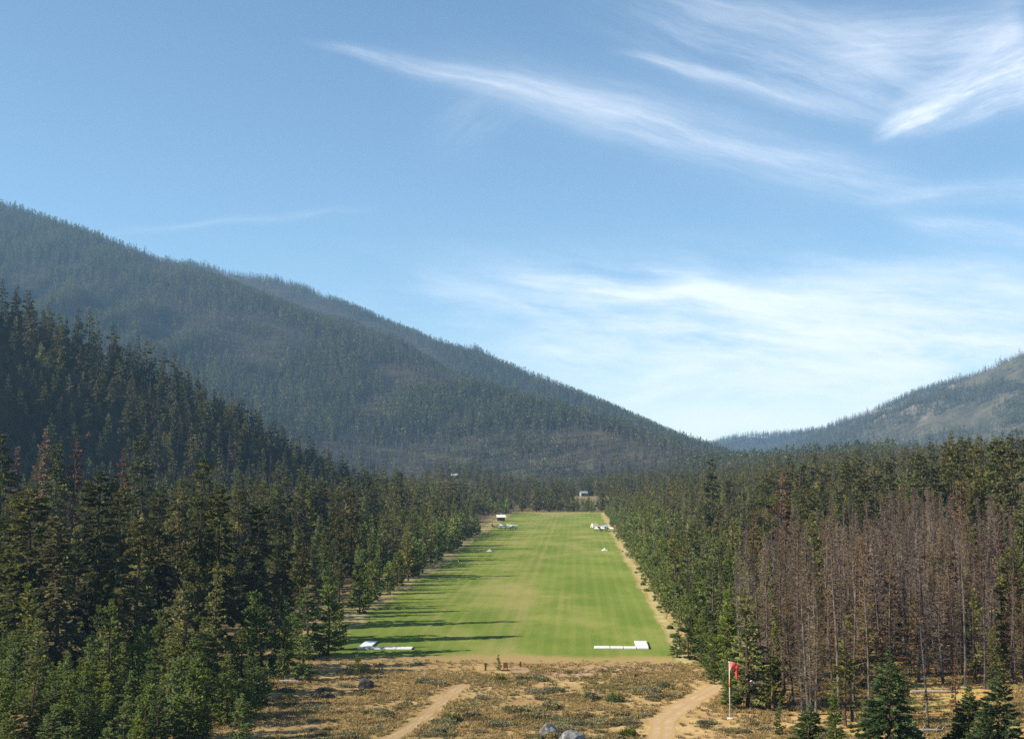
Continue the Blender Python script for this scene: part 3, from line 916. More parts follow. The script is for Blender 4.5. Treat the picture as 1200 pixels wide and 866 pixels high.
m, nt = mat('valley_ground')
pos = new(nt, 'ShaderNodeNewGeometry').outputs['Position']
X, Y, Z = sep(nt, pos)
flat_ = comb(nt, X, Y, 0.0)
n1, n2, n3, n4 = noise(nt, flat_, .05, 4.0), noise(nt, flat_, .28, 5.0, .6), noise(nt, flat_, 1.3, 5.0, .65), noise(nt, flat_, .012, 4.0)
straw = mix(nt, n2.ramp(.35, .65), (.265, .175, .078), (.365, .258, .120))
straw = mix(nt, n1.ramp(.50, .70) * .6, straw, (.215, .170, .072))
straw = mix(nt, n3.ramp(.52, .72) * .5, straw, (.155, .105, .050))
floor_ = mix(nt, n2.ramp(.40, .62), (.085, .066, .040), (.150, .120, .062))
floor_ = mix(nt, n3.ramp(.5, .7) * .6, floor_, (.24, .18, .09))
burnt = mix(nt, n2.ramp(.40, .60), (.33, .18, .062), (.27, .22, .075))
burnt = mix(nt, n3.ramp(.5, .72) * .6, burnt, (.13, .11, .055))
def attr(nm):
    a = new(nt, 'ShaderNodeAttribute'); a.attribute_name = nm
    return V(nt, a.outputs['Fac'])
straw = mix(nt, noise(nt, flat_, .11, 5.0, .65).ramp(.50, .66) * .55, straw, (.235, .125, .062))
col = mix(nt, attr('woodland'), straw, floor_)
col = mix(nt, attr('burnt'), col, burnt)
hills = mix(nt, n4.ramp(.42, .60), (.050, .050, .030), (.088, .078, .046))
hills = mix(nt, n1.ramp(.56, .70) * .35, hills, (.22, .165, .10))
hills = mix(nt, attr('bare'), hills, mix(nt, n1.ramp(.4, .6), (.34, .25, .165), (.26, .235, .20)))
col = mix(nt, attr('hill'), col, hills)
finish(nt, diffuse(nt, col, 1.0, n3 + n2, .12))
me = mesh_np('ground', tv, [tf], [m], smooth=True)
o = bpy.data.objects.new('ground', me); COL.objects.link(o); tag(o, kind='structure')
fx, fy, fz = tv[:, 0], tv[:, 1], tv[:, 2]
a_, c_ = rw(fx, fy)
ppx = CX + F * fx / np.maximum(fy, 1)
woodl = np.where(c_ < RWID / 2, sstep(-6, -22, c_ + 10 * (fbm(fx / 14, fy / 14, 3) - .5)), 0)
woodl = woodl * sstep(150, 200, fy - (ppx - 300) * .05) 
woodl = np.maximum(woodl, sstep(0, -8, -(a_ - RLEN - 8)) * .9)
burn = sstep(60, 74, c_ + 8 * (fbm(fx / 12, fy / 12, 3) - .5)) * (fy > 100)
burn = np.maximum(burn * sstep(420, 300, fy), 0) * sstep(20, 34, fx)
hillm = np.maximum(sstep(900, 1300, fy), sstep(4, 20, cones(fx, fy, HB, .64)))
bare = sstep(.50, .60, fbm(fx / 240 + 70, fy / 240, 4)) * sstep(60, 160, cones(fx, fy, R3, .42)) * .5
bare = np.maximum(bare, np.exp(-((fx - KNX) / 26) ** 2 - ((fy - 990) / 34) ** 2) * 1.2).clip(0, 1)
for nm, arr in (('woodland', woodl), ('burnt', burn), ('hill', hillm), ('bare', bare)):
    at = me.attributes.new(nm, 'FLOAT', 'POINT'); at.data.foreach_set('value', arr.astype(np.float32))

# ------------------------------------------------------------------ sheets on the ground
def sheet(name, left, right, z, m, n=60, sub=6, label=None):
    """ribbon between two polylines (lists of xy), wobbling edges"""
    def res(P):
        P = np.array(P, float); s = np.concatenate([[0], np.cumsum(np.hypot(*np.diff(P, axis=0).T))]); t = np.linspace(0, s[-1], n)
        return np.stack([np.interp(t, s, P[:, 0]), np.interp(t, s, P[:, 1])], 1)
    A, B = res(left), res(right)
    k = np.linspace(0, 1, sub)
    P = A[:, None] * (1 - k)[None, :, None] + B[:, None] * k[None, :, None]
    v = np.concatenate([P, np.full(P.shape[:2] + (1,), z)], 2)
    v[..., 2] += height(v[..., 0], v[..., 1])
    i, j = np.meshgrid(np.arange(n - 1), np.arange(sub - 1), indexing='ij')
    f = np.stack([i * sub + j, i * sub + j + 1, (i + 1) * sub + j + 1, (i + 1) * sub + j], 2).reshape(-1, 4)
    me = mesh_np(name, v.reshape(-1, 3), [f[:, ::-1]], [m], smooth=True)
    u = me.attributes.new('across', 'FLOAT', 'POINT'); u.data.foreach_set('value', np.tile(k, n).astype(np.float32))
    o = bpy.data.objects.new(name, me); COL.objects.link(o); tag(o, label, None, None, 'structure')
    return o
def wob(P, amp, fr, seed):
    P = np.array(P, float); s = np.concatenate([[0], np.cumsum(np.hypot(*np.diff(P, axis=0).T))])
    n = max(int(s[-1] / 1.5), 30); t = np.linspace(0, s[-1], n)
    Q = np.stack([np.interp(t, s, P[:, 0]), np.interp(t, s, P[:, 1])], 1)
    d = np.gradient(Q, axis=0); d /= np.linalg.norm(d, axis=1, keepdims=True)
    nn = np.stack([d[:, 1], -d[:, 0]], 1)
    return Q + nn * ((fbm(t * fr + seed, t * 0 + seed, 4) - .5) * 2 * amp)[:, None]

# mown strip
m, nt = mat('mown_grass')
pos = new(nt, 'ShaderNodeNewGeometry').outputs['Position']
X, Y, Z = sep(nt, pos)
dx, dy = X - float(RL0[0]), Y - float(RL0[1])
al = dx * float(RDIR[0]) + dy * float(RDIR[1]); ac = dx * float(RNRM[0]) + dy * float(RNRM[1])
big = noise(nt, comb(nt, ac * .030, al * .0095), 1.0, 4.0, .6)
patch = noise(nt, comb(nt, ac * .055, al * .030), 1.0, 5.0, .62)
cross = noise(nt, comb(nt, ac * .016, al * .030), 1.0, 3.0, .55)
mow = noise(nt, comb(nt, ac * .62, al * .004), 1.0, 3.0, .6)
fine = noise(nt, pos, 1.6, 4.0, .7)
g = mix(nt, patch.ramp(.35, .65), (.104, .144, .027), (.152, .184, .040))
midw = ((ac - RWID * .40) / (RWID * .24)).pw(2.0)
mid_dry = (midw * -1.0).exp()
dry = (big * .60 + patch * .40 + mid_dry * .085 + (mow - .5) * .34 + (cross - .5) * .12)  .ramp(.50, .68)
g = mix(nt, dry * .74, g, (.265, .222, .088))
g = mix(nt, mow.ramp(.40, .62) * .22, g, (.086, .130, .024))
g = mix(nt, cross.ramp(.56, .70) * .45, g, (.085, .135, .024))
edge = al.ramp(14.0, 0.0) * .8 + fine * .35 + (patch - .5)
g = mix(nt, edge.ramp(.55, 1.0), g, (.275, .188, .086))
g = mix(nt, fine.ramp(.45, .75) * .25, g, (.065, .095, .020))
lines = (ac * 2.45 + (mow - .5) * 3.0).sin().ramp(-.2, 1.0) * (patch * .5 + .12)
g = mix(nt, lines * .55, g, (.20, .205, .062))
worn = (((ac - RWID * .47) / 1.1).pw(2.0) * -1.0).exp() + (((ac - RWID * .53) / 1.1).pw(2.0) * -1.0).exp()
g = mix(nt, worn * fine * patch * .9, g, (.26, .20, .085))
finish(nt, diffuse(nt, g, 1.0, fine, .05))
Lp = wob([rwp(-3, 0), rwp(RLEN + 1, 0)], 1.6, .06, 3.0); Rp = wob([rwp(-3, RWID), rwp(RLEN + 1, RWID)], .5, .05, 9.0)
sheet('runway', Lp, Rp, .03, m, 260, 24, 'green mown grass airstrip between two forests')

def ground_mat(name, a, b, c3, fade, fadec, rut=0.0):
    m, nt = mat(name)
    pos = new(nt, 'ShaderNodeNewGeometry').outputs['Position']
    n1, n2 = noise(nt, pos, .35, 5.0, .6), noise(nt, pos, 1.8, 5.0, .65)
    c = mix(nt, n1.ramp(.35, .65), a, b)
    c = mix(nt, n2.ramp(.52, .72) * .6, c, c3)
    at = new(nt, 'ShaderNodeAttribute'); at.attribute_name = 'across'
    k = (V(nt, at.outputs['Fac']) - .5).ab() * 2.0 + (n2 - .5) * 1.2
    if rut:
        mid_ = (((V(nt, at.outputs['Fac']) - .5) / .13).pw(2.0) * -1.0).exp() * (n1 * .6 + n2 * .8 - .15) * rut
        c = mix(nt, mid_.mn(1.0), c, fadec)
    c = mix(nt, k.ramp(fade, 1.05), c, fadec)
    finish(nt, diffuse(nt, c, 1.0, n2, .06))
    return m
M['dirt'] = ground_mat('track_dirt', (.30, .215, .135), (.38, .285, .185), (.225, .155, .085), .08, (.30, .200, .092), 1.7)
M['bare'] = ground_mat('bare_pink_soil', (.28, .185, .115), (.33, .225, .142), (.26, .175, .085), .25, (.28, .185, .086))
M['verge'] = ground_mat('dry_verge_grass', (.25, .20, .085), (.35, .285, .130), (.155, .150, .055), .35, (.17, .17, .058))
RED = lambda P: [gp(*p) for p in P]
# tan verge along the right edge, and patches along the left
vr = [rwp(-2, RWID - .2), rwp(120, RWID - .2), rwp(330, RWID - .4), rwp(RLEN, RWID - .6)]
vr2 = [rwp(-4, RWID + 2.2), rwp(60, RWID + 3), rwp(120, RWID + 3.2), rwp(330, RWID + 3.0), rwp(RLEN, RWID + 3)]
sheet('grass_verge', wob(vr, 1.6, .12, 21), wob(vr2, 1.6, .1, 33), .045, M['verge'], 260, 7, 'dry tan grass verge along the right edge of the strip')
sheet('grass_verge', wob([rwp(0, -6), rwp(RLEN, -6)], 1.5, .1, 51), wob([rwp(0, 1), rwp(RLEN, 1)], 3.2, .09, 63), .045, M['verge'], 260, 7, 'dry tan grass verge broken by shadows along the left edge of the strip')
sheet('grass_verge', wob([rwp(RLEN - 2, -14), rwp(RLEN - 2, RWID + 4)], 2, .1, 5), wob([rwp(RLEN + 12, -14), rwp(RLEN + 12, RWID + 4)], 2, .1, 8), .06, M['verge'], 60, 5, 'pale verge across the far end of the strip')
# tracks
sheet('dirt_track', wob(RED([(536, 803), (512, 822), (482, 845), (436, 872), (404, 890)]), .7, .25, 2), wob(RED([(547, 803), (526, 822), (499, 845), (459, 872), (429, 890)]), .7, .25, 7), .008, M['dirt'], 90, 7, 'narrow dirt track running down left from the strip')
sheet('dirt_track', wob(RED([(846, 796), (812, 812), (780, 828), (762, 843), (757, 860), (758, 890)]), .45, .2, 12), wob(RED([(862, 799), (836, 815), (812, 830), (796, 843), (790, 860), (795, 890)]), .45, .2, 17), .008, M['dirt'], 110, 9, 'pale dirt track curving from the windsock to the bottom edge')
sheet('bare_ground', wob(RED([(598, 783), (650, 781), (720, 778), (795, 775)]), .9, .2, 42), wob(RED([(598, 790), (650, 795), (720, 794), (800, 788)]), 1.4, .2, 47), .012, M['bare'], 90, 7, 'bare pinkish soil before the near end of the strip')

# ------------------------------------------------------------------ meadow: shrubs, grass, boulders
def shrub(seed, n=900, r=1.0, h=.8, leaf=.16, m='sage'):
    g = np.random.default_rng(seed)
    lob = g.uniform(-.6, .6, (5, 2)) * r; lr = g.uniform(.45, .75, 5) * r
    k = g.integers(0, 5, n)
    a, b = g.uniform(0, 6.28, n), np.arccos(g.uniform(0, 1, n))
    q = g.uniform(.45, 1.0, n) ** .6
    d = np.stack([np.sin(b) * np.cos(a), np.sin(b) * np.sin(a), np.cos(b)], 1)
    p = np.stack([lob[k, 0], lob[k, 1], 0 * a], 1) + d * (lr[k] * q)[:, None] * np.array([1, 1, h / r * 1.2])
    dd = unit(d + g.normal(0, .5, (n, 3)) + np.array([0, 0, .5])); sd = unit(np.cross(dd, g.normal(0, 1, (n, 3))))
    v, f = kites(p, dd, sd, leaf * g.uniform(.6, 1.5, n), leaf * .35 * g.uniform(.7, 1.3, n))
    st = MB()
    for _ in range(7):
        a = U(0, 6.28); st.ring_tube([(0, 0, -.1), (math.cos(a) * r * .35, math.sin(a) * r * .35, h * .45), (math.cos(a) * r * .7, math.sin(a) * r * .7, h * .8)], [.03, .022, .008], 4)
    fs = np.array(st.f4); 
    return mesh_np('crown', v, [f], [M[m]]), mesh_np('stem', [tuple(q) for q in st.v], [np.array(st.f4, int)], [M['stem']])
SAGE = [shrub(900 + i, 800, U(.8, 1.1), U(.55, .8)) for i in range(5)]
BUSH = [shrub(950 + i, 900, .9, 1.1, .2, 'bush') for i in range(2)]
ROADS = [RED([(540, 803), (518, 822), (489, 845), (446, 872), (415, 890)]), RED([(854, 797), (824, 813), (796, 829), (779, 843), (773, 860), (776, 890)])]
def on_road(x, y, pad=0.0):
    for P, w in zip(ROADS, (1.3, 2.0)):
        for a, b in zip(P[:-1], P[1:]):
            if segd((x, y), a, b) < w + pad: return True
    return False
def plant(kind, meshes, x, y, sx, sz, label, group=None, cat='shrub'):
    cm, sm = random.choice(meshes)
    e = empty(kind, (x, y, hz1(x, y)), U(0, 6.28), (sx, sx, sz)); tag(e, label, cat, group)
    for nm, me in (('stem', sm), ('crown', cm)):
        o = bpy.data.objects.new(nm, me); COL.objects.link(o); o.parent = e
for px, py, sx, lab in [(720, 822, 1.0, 'bright green bush in the middle of the dry meadow'), (530, 845, 1.0, 'fresh green bush between the left track and the grey boulders'),
                        (585, 797, .7, 'small olive bush in front of the brown sign'), (738, 863, .9, 'green bush at the bottom edge beside the right track')]:
    plant('green_bush', BUSH, *gp(px, py), sx, sx, lab)
VB = 0
for a in (26, 38, 71, 104, 118, 160, 171, 240, 310):
    s_ = U(.35, .8); x, y = rwp(a + U(-4, 4), RWID + U(.6, 2.4))
    plant('green_bush', BUSH, x, y, s_, s_, 'small dark bush on the tan verge along the right edge of the strip', 'bushes on the right verge')
SAGELAB = {'l': 'grey green sagebrush left of the narrow dirt track', 'm': 'grey green sagebrush in the dry meadow between the two tracks', 'r': 'grey green sagebrush right of the curving track, around the windsock'}
def sage_group(px, py):
    lx = np.interp(py, [803, 822, 845, 872], [540, 518, 489, 446]); rx = np.interp(py, [797, 813, 829, 843, 860], [854, 824, 796, 779, 773])
    return 'l' if px < lx else 'm' if px < rx else 'r'
for px, py, sx in [(495, 800, 1.3), (510, 802, 1.2), (612, 797, 1.0), (632, 797, 1.2), (667, 788, .7), (708, 788, .7), (746, 792, .7), (765, 812, 1.0), (776, 805, 1.1), (640, 830, 1.4), (610, 835, 1.5), (625, 842, 1.4), (690, 820, 1.2)]:
    x, y = gp(px, py); k = sage_group(px, py)
    plant('sagebrush', SAGE, x, y, sx * 1.1, sx, SAGELAB[k], 'sagebrush ' + {'l': 'left of the narrow track', 'm': 'between the tracks', 'r': 'around the windsock'}[k])
n_s = 0
while n_s < 185:
    px, py = U(330, 1000), 799 + 77 * random.random() ** .75
    x, y = gp(px, py)
    if on_road(x, y, .9) or math.hypot(x - gp(855, 842)[0], (y - gp(855, 842)[1]) * .5) < 2.2 or (px > 760 and py < 792) or fbm(np.array([x / 9. + 2]), np.array([y / 9.]))[0] < .47: continue
    if not GR.ok(x, y, .6): continue
    k = sage_group(px, py); s = U(.4, 1.15); n_s += 1
    plant('sagebrush', SAGE, x, y, s * U(.9, 1.4), s * U(.7, 1.0), SAGELAB[k], 'sagebrush ' + {'l': 'left of the narrow track', 'm': 'between the tracks', 'r': 'around the windsock'}[k])

def tuft(seed, n=16, h=.5, m='straw'):
    g = np.random.default_rng(seed)
    a = g.uniform(0, 6.28, n); r = g.uniform(0, .16, n)
    p = np.stack([r * np.cos(a), r * np.sin(a), -.03 + 0 * a], 1)
    d = unit(np.stack([np.cos(a) * g.uniform(.05, .6, n), np.sin(a) * g.uniform(.05, .6, n), np.ones(n)], 1))
    sd = unit(np.cross(d, g.normal(0, 1, (n, 3))))
    v, f = kites(p, d, sd, h * g.uniform(.5, 1.1, n), .035 * g.uniform(.6, 1.5, n))
    return mesh_np('grass_tuft', v, [f], [M[m]])
M['olive'] = foliage_mat('olive_grass_blades', (.13, .125, .045), (.25, .215, .085), (.28, .20, .08), .4, .7)
tuc = hidden_collection('grass_tuft', [tuft(1), tuft(2, 20, .4), tuft(3, 12, .6), tuft(4, 16, .4, 'olive'), tuft(5, 18, .35, 'olive')])
n = 90000
yy = rng.uniform(118, 215, n); xx = (rng.uniform(190, 1230, n) - CX) / F * yy
a_, c_ = rw(xx, yy)
dens = fbm(xx / 7 + 1, yy / 7, 4)
near = sstep(0, -16, a_ + 10 * (fbm(xx / 11 + 60, yy / 11, 3) - .5))
near = np.where((c_ > RWID) | (c_ < 0), 1, .12 + .88 * near)
ok = ((a_ < -.5 + 3 * (dens - .5)) | (c_ > RWID + 1.5) | (c_ < -2)) & (rng.random(n) < near * np.clip((dens - .36) * 3.6, .08, .9))
for sx_, sy_ in (gp(569, 785.5), gp(585, 785), gp(592.5, 786), gp(610, 785.5)): ok &= (np.hypot(xx - sx_, (yy - sy_) * .4) > 1.3)
road = np.array([on_road(u, v, -.1) for u, v in zip(xx[ok], yy[ok])])
xx, yy, dens = xx[ok][~road], yy[ok][~road], dens[ok][~road]
ol = rng.random(len(xx)) < np.clip((fbm(xx / 13 + 8, yy / 13, 3) - .46) * 3.5, .06, .8)
idx = np.where(ol, rng.integers(3, 5, len(xx)), rng.integers(0, 3, len(xx)))
sc = rng.uniform(.35, .95, len(xx)) * (.55 + .9 * fbm(xx / 5 + 30, yy / 5, 3))
instancer('dry_grass', np.stack([xx, yy, height(xx, yy)], 1), np.stack([0 * xx, 0 * xx, rng.uniform(0, 6.28, len(xx))], 1),
          np.stack([sc * 1.6, sc * 1.6, sc], 1), idx, tuc, 'dry tan bunch grass over the meadow before the strip', 'grass')

def boulder(px, py, size, m, label, seed, name='boulder', rz=0.0):
    g = np.random.default_rng(seed)
    import bmesh
    bm = bmesh.new(); bmesh.ops.create_icosphere(bm, subdivisions=4, radius=1.0)
    cuts = unit(g.normal(0, 1, (15, 3))); cd = g.uniform(.55, .92, 15)
    for v in bm.verts:
        p = np.array(v.co)
        for c, d in zip(cuts, cd):
            k = p @ c
            if k > d: p = p - c * (k - d) * .92
        p = p * (1 + .16 * (fbm(np.array([p[0] * 2.5 + p[2] * 1.3 + seed]), np.array([p[1] * 2.5 - p[2]]), 3)[0] - .5))
        v.co = p
    me = bpy.data.meshes.new(name); bm.to_mesh(me); bm.free(); me.materials.append(m)
    x, y = gp(px, py)
    o = bpy.data.objects.new(name, me); COL.objects.link(o)
    o.location = (x, y, hz1(x, y) + size[2] * .45); o.scale = size; o.rotation_euler = (0, 0, rz)
    tag(o, label, 'boulder'); return o
boulder(428, 806, (1.35, 1.0, .95), M['darkrock'], 'dark peaked boulder in dry grass below the left threshold marker', 3, rz=.4)
boulder(644, 861, (1.15, .9, .95), M['rock'], 'grey boulder at the bottom edge, left of its paler neighbour', 8, rz=.2)
boulder(671, 869, (1.45, 1.0, .85), M['rock'], 'pale wide boulder cut by the bottom edge', 15, rz=-.2)
boulder(372, 815, (.9, .7, .55), M['darkrock'], 'low dark rock in shade left of the peaked boulder', 21)
boulder(386, 818, (.7, .6, .45), M['darkrock'], 'small dark rock beside the low shaded one', 27)
boulder(882, 802, (.38, .32, .45), M['white'], 'small white stone behind the charred log', 30, 'stone')
boulder(967, 778, (.7, .5, .4), M['concrete'], 'pale stone on the floor of the burnt stand', 34, 'stone')
boulder(352, 786, (1.0, .8, .55), M['rock'], 'grey rock under the pines left of the marker', 39)

# charred log, leaning dead pole, stump, fallen logs
x, y = gp(879, 814)
e = empty('charred_log', (x, y, 0)); tag(e, 'black charred log section lying right of the windsock', 'log')
b = MB(); b.ring_tube([(-1.15, -.5, .38), (-.6, -.2, .5), (0, 0, .58), (.55, .25, .66), (1.1, .45, .74)], [.34, .46, .43, .48, .36], 9)
b.build('trunk', M['char'], e)
for (q, a) in ((-.5, 2.2), (.3, 1.2), (.8, 2.6)):
    MB().ring_tube([(q, q * .4, .6), (q + .25 * math.cos(a), q * .4 - .35, .6 + .55 * math.sin(a))], [.09, .03], 5).build('branch_stub', M['char'], e)
x, y = gp(868, 812); e = empty('leaning_snag', (x, y, 0)); tag(e, 'thin blackened pole leaning behind the windsock', 'dead tree')
MB().ring_tube([(0, 0, -.2), (-.3, .2, 1.2), (-.75, .5, 3.0), (-1.1, .7, 4.6)], [.13, .11, .08, .04], 6).build('trunk', M['char'], e)
for k in range(5):
    z = 1.6 + k * .6; MB().ring_tube([(-.25 * z, .16 * z, z), (-.25 * z + U(-.7, .7), .16 * z + U(-.4, .4), z + .2)], [.03, .01], 4).build('branch', M['char'], e)
x, y = gp(882, 832); e = empty('stump', (x, y, 0)); tag(e, 'small black burnt stump in grass right of the windsock foot', 'stump')
MB().ring_tube([(0, 0, -.1), (-.05, 0, .3), (-.22, .05, .62), (-.36, .1, .8)], [.24, .18, .14, .05], 7).build('trunk', M['char'], e)
LOGS = [(985, 772, 6, .15, 'long bleached log on the floor of the burnt stand'), (960, 792, 4.5, -.2, 'pale fallen log left of the small spruce gap'), (1010, 806, 5, .3, 'grey fallen log left of the foreground spruce'),
        (1095, 812, 6, .05, 'pale fallen log between snags right of the foreground spruce'), (905, 778, 4, .5, 'short bleached log behind the windsock pine'), (930, 795, 3.5, -.4, 'short grey log by the slim green pine'),
        (1085, 858, 5, .2, 'pale log at the bottom edge right of the spruce'), (345, 800, 4, .1, 'grey log in shade under the left pines')]
for px, py, L, rz, lab in LOGS:
    x, y = gp(px, py); e = empty('fallen_log', (x, y, hz1(x, y)), rz); tag(e, lab, 'log')
    MB().ring_tube([(-L / 2, 0, .2), (-L / 6, .08, .24), (L / 4, -.05, .22), (L / 2, .05, .15)], [.2, .18, .15, .07], 7).build('trunk', M['palewood'], e)
    for k in range(3):
        q = U(-.3, .45) * L; MB().ring_tube([(q, 0, .25), (q + U(.1, .4), U(-.4, .4), U(.5, .9))], [.04, .012], 4).build('branch', M['palewood'], e)

# ------------------------------------------------------------------ windsock
x, y = gp(855.5, 842)
Y_w = y
e = empty('windsock', (x, y, 0)); tag(e, 'limp red windsock on a white pole beside the curving dirt track', 'windsock')
zt = at_d(856, 775, y)[1]
MB().ring_tube([(0, 0, 0), (0, 0, .10), (0, 0, .14)], [.42, .42, .2], 16).build('base', M['concrete'], e)
pole = MB().ring_tube([(0, 0, .1), (0, 0, zt - .1)], [.058, .042], 10).build('pole', M['polewhite'], e, True)
MB().ring_tube([(0, 0, 3.5), (0, 0, 4.4)], [.064, .060], 10).build('band', M['orange'], pole, True)
MB().ring_tube([(0, 0, zt - .14), (0, 0, zt + .02)], [.09, .09], 10).build('swivel', M['polewhite'], e, True)
rg = MB()
pts = [(.10 , .45 * math.cos(q), zt - .45 + .45 * math.sin(q)) for q in np.linspace(0, 2 * math.pi, 17)]
rg.ring_tube(pts, .012, 5, False); rg.ring_tube([(0, 0, zt), (.10, 0, zt)], .025, 5); rg.ring_tube([(0, 0, zt - .9), (.10, 0, zt - .9)], .025, 5)
rg.build('frame', M['polewhite'], e)
def sock(path, rads, nm, m):
    b = MB(); n = 16; V0 = []
    P = [Vector(p) for p in path]
    for i, p in enumerate(P):
        t = (P[min(i + 1, len(P) - 1)] - P[max(i - 1, 0)]).normalized()
        a = Vector((0, 1, 0)); c = t.cross(a).normalized()
        for k in range(n):
            q = 2 * math.pi * k / n; fold = 1 + .13 * math.sin(3 * q + i * .6) * min(1, i / 3)
            b.v.append(p + a * (rads[i][0] * math.cos(q) * fold) + c * (rads[i][1] * math.sin(q) * fold))
    for i in range(len(P) - 1):
        for k in range(n):
            b.f4.append((i * n + k, i * n + (k + 1) % n, (i + 1) * n + (k + 1) % n, (i + 1) * n + k))
    o = b.build(nm, m, e, True)
    s = o.modifiers.new('cloth', 'SOLIDIFY'); s.thickness = .012
    return o
sock([(.1, 0, zt - .45), (.3, 0, zt - .44), (.5, 0, zt - .46), (.68, 0, zt - .52)], [(.45, .45), (.44, .43), (.40, .40), (.37, .36)], 'sock_mouth', M['pink'])
sock([(.66, 0, zt - .51), (.78, 0, zt - .64), (.80, 0, zt - .9), (.79, 0, zt - 1.25), (.82, 0, zt - 1.65), (.88, 0, zt - 2.05)], [(.375, .365), (.36, .30), (.32, .21), (.27, .15), (.23, .11), (.17, .07)], 'sock_tail', M['red'])

# ------------------------------------------------------------------ signs before the strip
x, y = gp(569, 785.5); e = empty('wooden_post', (x, y, 0)); tag(e, 'short brown wooden post left of the little pine', 'post')
MB().box((0, 0, .42), (.26, .22, 1.05)).build('shaft', M['wood'], e, bevel=.02); MB().box((0, 0, .975), (.30, .26, .06)).build('cap', M['wood'], e)
x, y = gp(592.5, 786); e = empty('sign', (x, y, 0)); tag(e, 'square brown sign board on two legs right of the little pine', 'sign')
MB().box((0, 0, .78), (.66, .06, .78)).build('board', M['redwood'], e, bevel=.01)
for s in (-1, 1): MB().box((s * .24, .08, .48), (.09, .09, 1.2)).build('leg', M['wood'], e)
MB().box((0, .02, .06), (1.2, .3, .12)).build('base', M['wood'], e)
x, y = gp(610, 785.5); e = empty('marker_post', (x, y, 0)); tag(e, 'narrow brown marker board on a pale stake right of the sign', 'post')
MB().box((0, 0, .25), (.12, .10, .6)).build('stake', M['palewood'], e); MB().box((0, -.02, .86), (.26, .07, .72)).build('board', M['wood'], e, bevel=.01)

# ------------------------------------------------------------------ threshold and edge markers
RANG = math.atan2(-RDIR[0], RDIR[1])
def marker(px, py, side, label):
    x, y = gp(px, py); e = empty('threshold_marker', (x, y, 0), RANG); tag(e, label, 'runway marker')
    # bar of panels across the strip (local x), leg along it (local y)
    x0 = 0.0
    for w in (2.5, 2.1, 2.0, 1.9):
        MB().box((side * (x0 + w / 2), 0, .16 + U(-.01, .01)), (w - .10, 1.9, .22)).build('panel', M['white'], e, bevel=.03)
        x0 += w
    for k in range(3):
        MB().box((side * (x0 - .95) if side > 0 else -(x0 - .95), 1.95 + k * 2.1 , .165 + U(-.01, .01)), (1.9, 2.0, .22)).build('side_panel', M['white'], e, bevel=.03)
marker(696, 759.5, 1, 'white L shaped threshold marker in full sun at the right near corner')
marker(483.5, 760.5, -1, 'white L shaped threshold marker partly in shade at the left near corner')
for px, py, lab in [(574, 646, 'small white edge marker on the left half of the strip, between tree shadows'), (709, 645, 'small white edge marker near the right verge of the strip')]:
    x, y = gp(px, py); e = empty('edge_marker', (x, y, 0), RANG); tag(e, lab, 'runway marker')
    MB().poly([(-1.1, -1.6, .05), (1.1, -1.6, .05), (1.1, 1.6, .05), (-1.1, 1.6, .05), (0, -1.6, .75), (0, 1.6, .75)], [(0, 1, 4), (2, 3, 5), (1, 2, 5, 4), (3, 0, 4, 5)]).build('panel', M['white'], e)
    MB().box((0, 0, .03), (2.3, 3.3, .06)).build('base', M['palewood'], e)

# white barrels in the trees
for k, (px, lab) in enumerate(((422.6, 'white barrel on the left of the pair under the edge pines'), (426.2, 'white barrel on the right of the pair under the edge pines'))):
    x, y = gp(px, 711); e = empty('barrel', (x, y, 0)); tag(e, lab, 'barrel', 'white barrels')
    MB().ring_tube([(0, 0, 0), (0, 0, .30), (0, 0, .33), (0, 0, .6), (0, 0, .63), (0, 0, .9)], [.29, .29, .31, .29, .31, .29], 16).build('body', M['white'], e, True)
    MB().ring_tube([(0, 0, .9), (0, 0, .93)], [.27, .27], 16).build('lid', M['white'], e)

